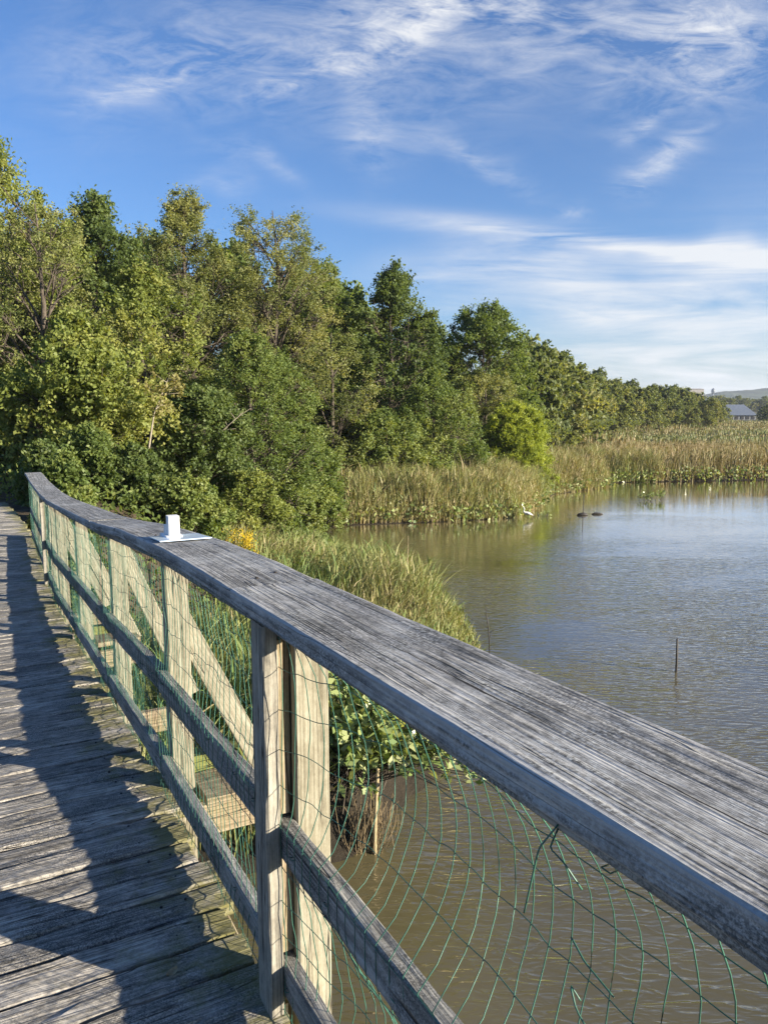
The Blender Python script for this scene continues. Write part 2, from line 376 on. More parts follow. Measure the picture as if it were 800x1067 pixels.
high = total([streak(320, 48, 270, -22, 55, 0, .62), streak(395, 52, 130, -52, 15, 0, .75), streak(150, 86, 60, -20, 11, 0, .55),
              streak(470, 14, 110, -16, 20, 0, .5), streak(750, 52, 75, 30, 50, 0, .85), streak(640, 25, 140, 10, 60, 0, .42),
              streak(390, 125, 20, 42, 24, 0, .42), streak(505, 150, 60, 30, 16, .9, .5), streak(690, 163, 36, -12, 15, 0, .75),
              streak(606, 207, 18, -8, 9, 0, .6), streak(680, 114, 24, -10, 9, 0, .5), streak(262, 184, 52, 16, 12, 0, .38),
              streak(225, 205, 30, 8, 10, 0, .3)])
low = total([streak(610, 250, 185, 22, 10, 0, 1.1, False), streak(780, 262, 140, 6, 15, 0, .6), streak(650, 298, 210, 4, 30, 0, .72),
             streak(760, 330, 150, 8, 20, 0, .4), streak(720, 372, 190, 0, 26, 0, .8), streak(520, 285, 90, -10, 30, 0, .35), streak(900, 300, 200, 0, 90, 0, .3), streak(700, 400, 260, 0, 26, 0, .7, False), streak(560, 330, 120, 0, 16, 0, .45)])
w1 = math_n(wt, 'MULTIPLY', math_n(wt, 'SUBTRACT', math_n(wt, 'ADD', math_n(wt, 'MULTIPLY', wisp, .55), math_n(wt, 'MULTIPLY', wisp2, .45)), .42), 4.6, clamp=True)
w2 = math_n(wt, 'MULTIPLY', math_n(wt, 'SUBTRACT', wisp3, .30), 3.4, clamp=True)
cm = math_n(wt, 'ADD', math_n(wt, 'MULTIPLY', high, w1), math_n(wt, 'MULTIPLY', low, w2))
cm = math_n(wt, 'MULTIPLY', cm, fwd, clamp=True)
cm = math_n(wt, 'MULTIPLY', cm, .93)
SKY_STR = .076
skyc = mixc(wt, 1.0, sky.outputs[0], (.49, .665, .91), 'MULTIPLY')
cloudy = mixc(wt, cm, skyc, (4.0, 4.1, 4.25))
bg = N(wt, 'ShaderNodeBackground', i_Strength=SKY_STR); wl.new(cloudy, bg.inputs[0])
wo = N(wt, 'ShaderNodeOutputWorld'); wl.new(bg.outputs[0], wo.inputs[0])

sl = bpy.data.lights.new('sun', 'SUN'); sl.energy = 5.0; sl.angle = math.radians(.55); sl.color = (1.0, .885, .71)
so = bpy.data.objects.new('sun', sl); COL.objects.link(so); so.location = (30, -10, 30)
so.rotation_euler = SUN_VEC.to_track_quat('Z', 'Y').to_euler()

cd = bpy.data.cameras.new('camera'); cam = bpy.data.objects.new('camera', cd); COL.objects.link(cam)
cam.location = (0, 0, EYE); cam.rotation_euler = (math.pi / 2 - PITCH, 0, 0)
cd.sensor_fit = 'VERTICAL'; cd.sensor_height = 36; cd.lens = 36 * F_PX / 1067; cd.clip_start = .05; cd.clip_end = 9000
scene.camera = cam
vs = scene.view_settings; vs.view_transform = 'Standard'; vs.look = 'None'; vs.exposure = 1.55; vs.gamma = 1
cy = scene.cycles; cy.max_bounces = 6; cy.diffuse_bounces = 3; cy.glossy_bounces = 3; cy.transmission_bounces = 3; cy.transparent_max_bounces = 4
cy.caustics_reflective = False; cy.caustics_refractive = False; cy.sample_clamp_indirect = 4.0

# ------------------------------------------------------------------ ground and water
SHORE = np.array([(-4000, -400), (-60, 4), (-6, 6.6), (-2, 7.3), (-.55, 7.7), (-.1, 8.1), (.45, 9.0), (.9, 10.5), (1.6, 13), (2.05, 15.3),
                  (1.7, 17.5), (.3, 21), (-1.8, 25.5), (-3.3, 28.4), (-4.6, 30.0), (-3.5, 30.8), (0, 31.6), (3, 32.2), (5.9, 33.4), (7.5, 37),
                  (9.2, 42), (13.6, 46.2), (14.4, 48.8), (18.3, 49.2), (25, 50.6), (60, 55), (400, 75), (4000, 120), (4000, 6000), (-4000, 6000)], float)
def shore_sd(x, y):
    """signed distance to the shoreline, positive on land"""
    x = np.asarray(x, float); y = np.asarray(y, float)
    d = np.full(x.shape, 1e9); inside = np.zeros(x.shape, bool)
    n = len(SHORE)
    for i in range(n):
        a, b = SHORE[i], SHORE[(i + 1) % n]; e = b - a
        t = np.clip(((x - a[0]) * e[0] + (y - a[1]) * e[1]) / (e @ e), 0, 1)
        d = np.minimum(d, np.hypot(x - a[0] - t * e[0], y - a[1] - t * e[1]))
        c = (a[1] > y) != (b[1] > y)
        with np.errstate(divide='ignore', invalid='ignore'):
            inside ^= c & (x < e[0] * (y - a[1]) / (e[1] if e[1] else 1e-9) + a[0])
    return np.where(inside, d, -d)
def ground_h(x, y):
    x = np.asarray(x, float); y = np.asarray(y, float)
    sd = shore_sd(x, y) + vnoise2(x * .9, y * .9, 21) * .25
    h = np.where(sd > 0, .42 * (1 - np.exp(-sd * 1.3)), np.maximum(sd * .35, -.9))
    wood_ = np.clip((-x - 3) / 4.5, 0, 1) * np.clip((y - 9) / 7, 0, 1); wood_ = wood_ * wood_ * (3 - 2 * wood_)
    h += np.where(sd > 0, 2.2 * wood_, 0)
    h += np.where(sd > 0, .40 * np.exp(-((x + .55) ** 2 + (y - 8.7) ** 2) / .9) * np.clip(sd * 4, 0, 1), 0)
    far = np.clip((np.hypot(x, y) - 260) / 900, 0, 1)
    h += np.where(sd > 0, vnoise2(x * .5, y * .5, 22) * .08 * np.clip(sd, 0, 1), 0) + far * 3
    return h
az = np.concatenate([np.linspace(-180, -62, 40), np.linspace(-60, 60, 330), np.linspace(62, 178, 40)]) * math.pi / 180
rr = np.concatenate([[0.3], np.geomspace(1.5, 3300, 180)])
A_, R_ = np.meshgrid(az, rr, indexing='ij'); gxv = R_ * np.sin(A_); gyv = R_ * np.cos(A_)
GV = np.stack([gxv, gyv, ground_h(gxv, gyv)], -1).reshape(-1, 3)
na, nr = len(az), len(rr); ii = np.arange(na)[:, None]; jj = np.arange(nr - 1)[None]; i2 = (ii + 1) % na
GF = np.stack([ii * nr + jj, i2 * nr + jj, i2 * nr + jj + 1, ii * nr + jj + 1], -1).reshape(-1, 4)[:, ::-1].copy()
def ground_mat():
    m, nt, nd, lk = new_mat('mud_and_litter')
    tc = N(nt, 'ShaderNodeTexCoord'); n1 = N(nt, 'ShaderNodeTexNoise', i_Scale=3.0, i_Detail=8.0, i_Roughness=.7); lk.new(tc.outputs['Object'], n1.inputs['Vector'])
    n2 = N(nt, 'ShaderNodeTexNoise', i_Scale=.16, i_Detail=5.0, i_Roughness=.65); lk.new(tc.outputs['Object'], n2.inputs['Vector'])
    r1 = ramp(nt, [(.3, (.035, .028, .018)), (.55, (.085, .066, .042)), (.75, (.15, .12, .075))]); lk.new(n1.outputs[0], r1.inputs[0])
    r2 = ramp(nt, [(.42, (.085, .095, .035)), (.6, (.16, .13, .07))]); lk.new(n2.outputs[0], r2.inputs[0])
    ge = N(nt, 'ShaderNodeSeparateXYZ'); lk.new(tc.outputs['Object'], ge.inputs[0])
    f = math_n(nt, 'MULTIPLY', math_n(nt, 'SUBTRACT', ge.outputs[1], 55), .03, clamp=True)
    col = mixc(nt, f, r1.outputs[0], r2.outputs[0])
    low_dark = math_n(nt, 'MULTIPLY', math_n(nt, 'SUBTRACT', .95, ge.outputs[2]), 2.2, clamp=True)          # low mud darkens towards the water
    col = mixc(nt, math_n(nt, 'MULTIPLY', math_n(nt, 'MULTIPLY', low_dark, .8), math_n(nt, 'SUBTRACT', 1.0, f)), col, (.018, .015, .011))
    b = N(nt, 'ShaderNodeBump', i_Strength=.9, i_Distance=.08); lk.new(n1.outputs[0], b.inputs['Height'])
    p = N(nt, 'ShaderNodeBsdfPrincipled', i_Roughness=.9); p.inputs['Specular IOR Level'].default_value = .2
    lk.new(col, p.inputs['Base Color']); lk.new(b.outputs[0], p.inputs['Normal'])
    o = N(nt, 'ShaderNodeOutputMaterial'); lk.new(p.outputs[0], o.inputs[0]); return m
tag(add('ground', mesh_from('ground', GV, GF, ground_mat(), True)), kind='structure')

def water_mat():
    m, nt, nd, lk = new_mat('murky_rippled_water')
    tc = N(nt, 'ShaderNodeTexCoord')
    def nz(sc, rot, d, r, dist=0.0):
        mp = N(nt, 'ShaderNodeMapping', i_Scale=sc, i_Rotation=(0, 0, rot)); lk.new(tc.outputs['Object'], mp.inputs[0])
        n = N(nt, 'ShaderNodeTexNoise', i_Scale=1.0, i_Detail=d, i_Roughness=r, i_Distortion=dist); lk.new(mp.outputs[0], n.inputs['Vector']); return n.outputs[0]
    a = nz((2.2, 7.5, 1), .38, 2.0, .5, .4); b = nz((5.5, 15, 1), .15, 2.0, .5, .3); c = nz((.16, .35, 1), .1, 3.0, .55, .6)
    calm = math_n(nt, 'MULTIPLY', math_n(nt, 'SUBTRACT', c, .34), 4.5, clamp=True)
    ra = math_n(nt, 'SUBTRACT', 1.0, math_n(nt, 'MULTIPLY', math_n(nt, 'ABSOLUTE', math_n(nt, 'SUBTRACT', a, .5)), 3.0))
    h = math_n(nt, 'ADD', math_n(nt, 'MULTIPLY', math_n(nt, 'MULTIPLY', ra, ra), .7), math_n(nt, 'MULTIPLY', b, .3))
    sep = N(nt, 'ShaderNodeSeparateXYZ'); lk.new(tc.outputs['Object'], sep.inputs[0])
    near = math_n(nt, 'SUBTRACT', 1.0, math_n(nt, 'MULTIPLY', math_n(nt, 'SUBTRACT', sep.outputs[1], 9), .05), clamp=True)   # the breeze dies away in the lee of the wood
    amp = math_n(nt, 'ADD', .12, math_n(nt, 'MULTIPLY', near, .88))
    h = math_n(nt, 'MULTIPLY', math_n(nt, 'MULTIPLY', h, amp), math_n(nt, 'ADD', .25, math_n(nt, 'MULTIPLY', calm, .75)))
    bp = N(nt, 'ShaderNodeBump', i_Strength=1.0, i_Distance=.021); lk.new(h, bp.inputs['Height'])
    silt = nz((.25, .25, 1), 0, 4.0, .6)
    r = ramp(nt, [(.35, (.095, .082, .040)), (.7, (.130, .110, .056))]); lk.new(silt, r.inputs[0])
    df = N(nt, 'ShaderNodeBsdfDiffuse'); lk.new(r.outputs[0], df.inputs[0])          # silt in the water scatters light evenly
    gl = N(nt, 'ShaderNodeBsdfGlossy', i_Roughness=.05); gl.inputs[0].default_value = (1, 1, 1, 1); lk.new(bp.outputs[0], gl.inputs['Normal'])
    fr = N(nt, 'ShaderNodeFresnel', i_IOR=1.42); lk.new(bp.outputs[0], fr.inputs['Normal'])
    mx = N(nt, 'ShaderNodeMixShader'); lk.new(math_n(nt, 'MULTIPLY', fr.outputs[0], 1.75, clamp=True), mx.inputs[0]); lk.new(df.outputs[0], mx.inputs[1]); lk.new(gl.outputs[0], mx.inputs[2])
    o = N(nt, 'ShaderNodeOutputMaterial'); lk.new(mx.outputs[0], o.inputs[0]); return m
tag(add('water', mesh_from('water', [(-900, -900, 0), (2400, -900, 0), (2400, 1400, 0), (-900, 1400, 0)], [[0, 1, 2, 3]], water_mat())), kind='structure')

# ------------------------------------------------------------------ air
hm, hnt, hnd, hlk = new_mat('thin_haze')
hv_ = N(hnt, 'ShaderNodeVolumePrincipled', i_Density=.00020, i_Anisotropy=.2); hv_.inputs['Color'].default_value = (.80, .88, 1.0, 1)
ho = N(hnt, 'ShaderNodeOutputMaterial'); hlk.new(hv_.outputs[0], ho.inputs['Volume'])
hx_, hz0, hz1 = 3500, -3.0, 95.0
tag(add('haze', mesh_from('haze', [(a * hx_, b * hx_, c) for c in (hz0, hz1) for a, b in ((-1, -1), (1, -1), (1, 1), (-1, 1))],
    [[3, 2, 1, 0], [4, 5, 6, 7], [0, 1, 5, 4], [1, 2, 6, 5], [2, 3, 7, 6], [3, 0, 4, 7]], hm)), kind='stuff')

# ------------------------------------------------------------------ boardwalk path (inner edge of the railing cap)
PATH = np.array([(1.02, -.72, -.365), (.325, .57, -.418), (.09, 1.03, -.44), (-.36, 1.86, -.463), (-.53, 2.18, -.47), (-.76, 2.6, -.485), (-1.22, 3.5, -.565), (-1.55, 4.12, -.637),
                 (-1.88, 4.76, -.705), (-2.34, 5.62, -.768), (-2.75, 6.38, -.825), (-3.12, 7.06, -.870), (-3.74, 8.3, -.955), (-4.26, 9.35, -1.010), (-4.9, 10.6, -1.045), (-5.6, 12.0, -1.07), (-6.8, 14.2, -1.11), (-8.2, 16.6, -1.15), (-8.8, 17.6, -1.16)])
HC = 1.05                                    # height of the cap above the deck
PATH[:, 2] += EYE
seg = np.r_[0, np.cumsum(np.linalg.norm(np.diff(PATH[:, :2], axis=0), axis=1))]
def path(s, o=0.0, h=0.0):
    """point at arc length s, o metres outward of the cap's inner edge, h metres above the deck"""
    s = np.asarray(s, float)
    P = np.stack([np.interp(s, seg, PATH[:, k]) for k in range(3)], -1)
    lo, hi = np.clip(s - .25, seg[0], seg[-1]), np.clip(s + .25, seg[0], seg[-1])
    T = np.stack([np.interp(hi, seg, PATH[:, k]) - np.interp(lo, seg, PATH[:, k]) for k in range(2)], -1)
    T /= np.linalg.norm(T, axis=-1, keepdims=True)
    nrm = np.stack([T[..., 1], -T[..., 0]], -1)
    o = np.asarray(o, float)
    P[..., :2] += nrm * o[..., None] if o.ndim else nrm * float(o)
    P[..., 2] += np.asarray(h) - HC
    return P
def frame(s):
    a, b = path(s - .06), path(s + .06); T = b - a; T /= np.linalg.norm(T); n = np.array([T[1], -T[0], 0]); n /= np.linalg.norm(n)
    return T, n, np.array([0, 0, 1.0])
def s_at_y(y): return float(np.interp(y, PATH[:, 1], seg))

# deck: every plank in one sheet of boards
PL = MB(); tone, edge = [], []
s = seg[0] + .02; k = 0
while s < seg[-1] - .2:
    w = random.uniform(.135, .15); T, n, up = frame(s + w / 2); c = s + w / 2
    near = c < s_at_y(6)
    skew = random.uniform(-.012, .012); dz = random.uniform(-.004, .004)
    a = path(c + skew, .055 + random.uniform(-.03, .03), -.022 + dz); b = path(c - skew, -2.15, -.022 + dz + random.uniform(-.003, .003))
    n0 = PL.n
    PL.board(a, b, T, w - random.uniform(.005, .013), up, .044, nseg=40 if near else 8, nw=4 if near else 2, nt=1, bev=.006 if near else .004, wear=.0042 if near else .002, end_rag=.012)
    tone += [random.gauss(.5, .13)] * (PL.n - n0)
    V = PL.v[-1]; edge += list(np.clip(1 - np.linalg.norm(V[:, :2] - a[:2], axis=1) / .34, 0, 1))
    s += w; k += 1
me = PL.mesh('boardwalk_deck', M['deck']); put_attr(me, 'tone', 'FLOAT', 'POINT', np.clip(tone, 0, 1)); put_attr(me, 'edge', 'FLOAT', 'POINT', edge)
deck = tag(add('boardwalk_deck', me), kind='structure')
NH = MB()                                    # rusty nail heads, two to a plank end
for k in range(46):
    c = seg[0] + 1.0 + k * .1455
    for o in (-.06, -.13, -1.02, -1.09):
        p = path(c + random.uniform(-.02, .02), o + random.uniform(-.012, .012), 0); NH.tube([p + (0, 0, -.008), p + (0, 0, .0015), p + (0, 0, .003)], [.0045, .0045, .002], 6)
add('nail_heads', NH.mesh('nail_heads', M['iron']), deck)
ST = MB()                                    # stringers and piles carry the deck
for o in (.02, -1.0, -2.05):
    for i in range(len(seg) - 1):
        ST.board(path(seg[i], o, -.155), path(seg[i + 1], o, -.155), (0, 0, 1), .2, frame(seg[i] + .1)[1], .06, nseg=2)
for y in (-.4, 2.98, 7.3, 11.2):
    for o in (-.06, -1.95):
        q = path(s_at_y(y), o, -.26); ST.board((q[0], q[1], -.6), q, (1, 0, 0), .2, (0, 1, 0), .2, nseg=2)
add('understructure', ST.mesh('understructure', M['plat']), deck)

# ------------------------------------------------------------------ railing
R0 = path(s_at_y(8.5), .1, 0)
railing = thing('railing', tuple(R0), 'weathered grey wooden railing with green wire netting along the boardwalk', 'railing')
def part(name, mb, mat, smooth=False, parent=None):
    me = mb.mesh(name, mat, smooth); co = np.empty(len(me.vertices) * 3, np.float32); me.vertices.foreach_get('co', co)
    co = co.reshape(-1, 3) - R0; me.vertices.foreach_set('co', co.astype(np.float32).ravel()); me.update()
    return add(name, me, parent or railing)
PY = [.50, 1.75, 2.98, 4.32, 5.87, 7.3, 8.52, 9.85, 11.1, 12.2]
PS = [s_at_y(y) for y in PY]
COVER = {1, 6}
CAPO = (0.0, .24)
# cap boards: joints near posts
joints = [seg[0], s_at_y(1.90), s_at_y(4.45), s_at_y(7.35), s_at_y(9.9), s_at_y(12.27)]
for i in range(len(joints) - 1):
    a, b = joints[i] + (.009 if i else 0), joints[i + 1] - .009
    near = i < 2
    ns = int((b - a) / (.035 if near else .2)) + 2
    # the boards are sprung along the curve, so each one is bent through the path
    V, Fc, G = board((0, 0, 0), (b - a, 0, 0), (0, -1, 0), .24, (0, 0, 1), .042, nseg=ns, nw=14 if near else 4, nt=3 if near else 2, bev=.0035, wear=.0006, end_rag=.004)
    S = a + V[:, 0]; O = .114 - V[:, 1]; H = V[:, 2]
    if near:                                   # rounded, chipped arrises and a little cupping
        rim = np.clip((np.abs(V[:, 1]) - .108) / .012, 0, 1); topf = V[:, 2] > 0
        H = H - topf * rim * (.0003 + .0018 * np.clip(vnoise(S * 70, 31) * vnoise(S * 9, 32) * 2, 0, 1)) - topf * .0025 * np.cos(V[:, 1] / .12 * 1.5)
    Q = path(S, O + (0 if i else -.006), HC - .021 + H + (.007 if i == 0 else 0))
    mb = MB(); mb.addv(Q, Fc, G); o = part('cap_board', mb, M['cap_near'] if i == 0 else M['cap'])
    put_attr(o.data, 'across', 'FLOAT', 'POINT', V[:, 1]); put_attr(o.data, 'upper', 'FLOAT', 'POINT', np.clip((V[:, 2] - .005) / .012, 0, 1))
    if i == 0: o['label'] = 'wide near cap board with a long dark crack and raised grain'
pi_ = 0
for i in range(len(PS) - 1):
    a, b = PS[i], PS[i + 1]
    for nm, o_, h0, wd in (('top_rail', .062, HC - .0615, .038), ('middle_rail', .057, .467 + random.uniform(-.006, .006), .092), ('bottom_rail', .057, .096, .090)):
        dh = random.uniform(-.006, .006)
        mb = MB(); mb.board(path(a + (.002 if i else 0), o_, h0 - dh), path(b - .002, o_, h0 + dh), (0, 0, 1), wd, frame((a + b) / 2)[1], .05 if nm == 'top_rail' else .038, nseg=24 if i < 3 else 6, nw=3, nt=2, wear=.0018)
        part(nm, mb, M['rail'])
for i, s_ in enumerate(PS):
    T, n, up = frame(s_)
    mb = MB(); mb.board(path(s_, .1215, -.35), path(s_, .1215, 1.004) , T, .089, n, .089, nseg=12, wear=.0015, nw=3, nt=3); po = part('post', mb, M['post'])
    if i in COVER:
        mb = MB(); mb.board(path(s_, .0185, -.03), path(s_, .0185, 1.004), T, .089, n, .036, nseg=16, wear=.0014); part('cover_board', mb, M['cover'])
        for h0, h1 in ((.15, .41), (.52, .96)):
            mb = MB(); mb.board(path(s_ + .012, .057, h0), path(s_ + .012, .057, h1), T, .06, n, .035, nseg=5); part('filler_strip', mb, M['plat'])
for i, (ht, out) in {2: (.66, .30), 3: (.86, .32), 4: (.74, .30), 5: (.82, .32), 7: (.8, .32)}.items():
    s_ = PS[i]; T, n, up = frame(s_)
    mb = MB(); mb.board(path(s_, .12, ht + .08), path(s_, .12 + out + .08, -.06), n, .092, T, .040, nseg=8); part('diagonal_brace', mb, M['post'])
    mb = MB(); mb.board(path(s_ + .05, .0, -.21), path(s_ + .05, .56, -.21), (0, 0, 1), .14, T, .045, nseg=6); part('outrigger_beam', mb, M['plat'])
for i in (2, 4):
    s_ = PS[i]; T, n, up = frame(s_)
    mb = MB(); mb.board(path(s_ - .05, .18, -.03), path(s_ - .05, .50, -.03), T, .29, up, .04, nseg=12, nw=5, wear=.003); part('outer_platform', mb, M['plat'])
    mb = MB(); mb.board(path(s_ + .17, .18, .0), path(s_ + .17, .52, .0), T, .11, up, .10, nseg=10, wear=.005); part('mossy_timber', mb, M['moss'])

# netting: garden wire, one panel per bay
def net_panel(i):
    a, b = PS[i], PS[i + 1]; L = b - a; near = i == 0
    n_v = max(2, int(round(L / .045))); hs = np.arange(.02, .97, .098); hs = np.append(hs, .995)
    r = .0011
    bulge = {0: .15, 1: .02, 2: .02}.get(i, .012)
    ph = random.uniform(0, 50)
    def P(sv, hv):
        sv = np.asarray(sv, float); hv = np.asarray(hv, float) + np.zeros_like(sv); sv = sv + np.zeros_like(hv)
        e = np.clip((b - sv) / .45, 0, 1); e = e * e * (3 - 2 * e)
        if not near: e = np.clip(np.minimum(sv - a, b - sv) / .15, 0, 1)
        u1 = np.clip((hv - .52) / .46, 0, 1); u0 = np.clip(hv / .42, 0, 1)
        out = bulge * e * np.sin(np.pi * u1) ** .8 * (1 + .3 * vnoise(sv * 3 + ph, 41)) + .45 * bulge * e * np.sin(np.pi * u0)
        out = out + .006 * vnoise2(sv * 9 + ph, hv * 14, 42)
        ds = .012 * vnoise2(sv * 5 + ph, hv * 6 + 9, 43) + .004 * vnoise2(sv * 30, hv * 25 + ph, 44)
        dh = .012 * vnoise2(sv * 8 + ph, hv * 7 + 30, 45) + .005 * vnoise2(sv * 24 + ph, hv * 20, 46)
        if near: ds = ds + .05 * e * np.sin(np.pi * u1) ; dh = dh - .05 * e * np.sin(np.pi * u1) * (1 - u1)
        ds = ds * np.clip(np.minimum(sv - a, b - sv) / .1, 0, 1)
        # the wire lies against the inner faces of the rails
        return path(np.clip(sv + ds, seg[0], seg[-1]), np.maximum(.034 + np.maximum(out, -.004), .02), hv + dh * (hv < .98))
    mb = MB()
    nh = 26 if i < 3 else (14 if i < 6 else 6)
    for j in range(n_v + 1):
        sv = a + .008 + (L - .016) * j / n_v
        hv = np.linspace(.0, .995, nh)
        mb.tube(P(np.full(nh, sv), hv), r, 4 if i < 4 else 3)
    nsx = max(8, int(L / (.018 if i < 3 else .05)))
    for h in hs:
        sv = np.linspace(a + .004, b - .004, nsx); mb.tube(P(sv, np.full(nsx, h)), r, 4 if i < 4 else 3)
    if near:                                   # a loose twist of wire ends tied below the cap
        for dsx, pts in ((.0, [(.0, .93, .0), (.01, .90, -.02), (.015, .86, -.025), (.035, .80, -.02)]), (.0, [(.0, .925, 0), (-.01, .91, -.02), (-.03, .90, -.015), (-.045, .87, 0)]),
                         (-.03, [(0, .80, 0), (-.03, .79, -.006), (-.075, .775, -.003)]), (-.05, [(0, .73, 0), (.012, .745, -.006), (-.004, .725, -.01), (-.05, .69, -.004)])):
            q = np.array([path(b - 1.02 + dsx + x, .032 + o, h + .05) for x, h, o in pts]); t_ = np.linspace(0, 1, 14); k_ = np.linspace(0, 1, len(q))
            mb.tube(np.stack([np.interp(t_, k_, q[:, c]) for c in range(3)], -1), r * 1.2, 4)
    if i < 4:                                  # staples pin the wire to the rails
        for h in (.467, .096, .985):
            for sv in np.arange(a + .12, b - .05, .24):
                sv_ = sv + random.uniform(-.05, .05); q = path(np.array([sv_ - .007, sv_ - .007, sv_ + .007, sv_ + .007]), np.array([.04, .030, .030, .04]), h + random.uniform(-.02, .02)); mb.tube(q, .0012, 4)
    part('wire_netting', mb, M['wire'], True)
for i in range(len(PS) - 1): net_panel(i)

# pale dry leaves lying on the boards
for (y, o, lab) in ((1.95, -.18, 'pale dry leaf curled on the deck beside the near post'), (2.05, -.62, 'small pale dry leaf on the shaded deck boards'), (3.35, -.9, 'dry leaf on the sunlit boards at the left')):
    p = path(s_at_y(y), o, .006); t_ = np.linspace(-1, 1, 7); vv, ff = [], []
    for i_, q in enumerate(t_):
        w_ = .011 * (1 - q * q) + .001
        for sg in (-1, 0, 1): vv.append((q * .02, sg * w_, .002 + .006 * q * q + .004 * abs(sg)))
    for i_ in range(6):
        for c_ in range(2): a_ = i_ * 3 + c_; ff.append([a_, a_ + 1, a_ + 4, a_ + 3])
    me = mesh_from('dry_leaf', vv, ff, M['straw'], True); lo_ = tag(add('dry_leaf', me, None, tuple(p)), lab, 'leaf'); lo_.rotation_euler = (0, 0, y * 7)

# nails standing proud of the cap and a knot hole: small rusty heads
for y, o in ((2.0, .10), (2.04, .17), (1.62, .19), (1.50, .12), (.98, .14), (3.0, .16), (3.05, .07)):
    p = path(s_at_y(y), o, HC); mb = MB(); mb.tube([p + (0, 0, -.004), p + (0, 0, .0015), p + (0, 0, .003)], [.0045, .005, .002], 8); part('nail_head', mb, M['iron'])

# ------------------------------------------------------------------ white block and plate lying on the railing
def box_pts(c, T, n, dims, z0, bev=.002):
    """bevelled box: centre c (x,y), axes T,n"""
    mb = MB(); a, b, h = dims
    mb.board(np.array([c[0], c[1], z0]), np.array([c[0], c[1], z0 + h]), T, a, n, b, nseg=1, nw=1, nt=1, bev=bev, wear=0)
    return mb
sb = s_at_y(2.84); T, n, up = frame(sb)
cpl = path(sb, .115, HC)
# plate corners follow the cap's slope
def plate(hw, hl, th, lift):
    mb = MB(); mb.board(path(sb - hl, .115, HC + lift), path(sb + hl, .115, HC + lift), n, hw * 2, (0, 0, 1), th, nseg=2, nw=2, nt=1, bev=.001, wear=.0002); return mb
pm = plate(.095, .115, .004, .0055).mesh('flat_plate', M['plate']); 
def recentre(me, c):
    co = np.empty(len(me.vertices) * 3, np.float32); me.vertices.foreach_get('co', co); me.vertices.foreach_set('co', (co.reshape(-1, 3) - np.asarray(c)).astype(np.float32).ravel()); me.update(); return me
tag(add('flat_plate', recentre(pm, cpl), None, tuple(cpl)), 'thin glossy pale blue rectangular plate lying flat on the railing cap', 'plate')
blk = path(sb + .05, .10, HC); zb = float(blk[2]) + .006
bt = thing('white_block', (blk[0], blk[1], zb), 'small white upright block with stepped base standing on the pale blue plate', 'block')
dT = T[:2] / np.linalg.norm(T[:2]); D2 = np.array([dT[0], dT[1], 0])
def bpart(name, off_t, off_n, dims, z0):
    c = np.array([blk[0], blk[1]]) + D2[:2] * off_t + n[:2] * off_n
    return add(name, recentre(box_pts(c, D2, n, dims, z0 + zb).mesh(name, M['white']), (blk[0], blk[1], zb)), bt)
bpart('base_flange', 0, 0, (.075, .062, .012), -.004); bpart('upright', 0, .002, (.046, .042, .074), .008)
bpart('step', .041, 0, (.032, .044, .034), .008); bpart('foot_strip', .068, 0, (.06, .062, .008), -.006)

# ------------------------------------------------------------------ foliage generators
def leaves_mesh(name, C, Lf, Wd, mat, seed, up=.35, tint=None, droop=0.0):
    """one rhombic leaf per centre, free orientation"""
    r = np.random.default_rng(seed); n = len(C)
    nr = r.normal(size=(n, 3)); nr[:, 2] = np.abs(nr[:, 2]) * .8 + up * .5; nr /= np.linalg.norm(nr, axis=1)[:, None]
    t = r.normal(size=(n, 3)); t[:, 2] -= droop; t -= nr * (t * nr).sum(1)[:, None]; t /= np.linalg.norm(t, axis=1)[:, None] + 1e-9
    b = np.cross(nr, t); L = (Lf * r.uniform(.65, 1.35, n))[:, None]; W = (Wd * r.uniform(.7, 1.3, n))[:, None]
    V = np.stack([C - t * L * .5, C + b * W * .5 - t * L * .05 + nr * L * .06, C + t * L * .5, C - b * W * .5 - t * L * .05 + nr * L * .06], 1).reshape(-1, 3)
    F_ = np.arange(4 * n).reshape(-1, 4)
    tint = np.full(n, .5) if tint is None else tint
    return mesh_from(name, V, F_, mat, False, {'tint': ('FLOAT', np.repeat(tint, 4))})

def profile(shape, t):
    t = np.clip(t, 0, 1)
    if shape == 'round': return max(.12, (1 - abs(2 * t - .85) ** 2.2 * .9)) if t < .95 else .2
    if shape == 'cone': return .15 + .95 * (1 - t) ** .75 * min(1, .45 + 3 * t)
    if shape == 'vase': return .45 + .6 * math.sin(math.pi * min(1, .15 + t * .8))
    if shape == 'dome': return max(.1, math.sqrt(max(0.02, 1 - (t * .98) ** 2)))
    return 1.0

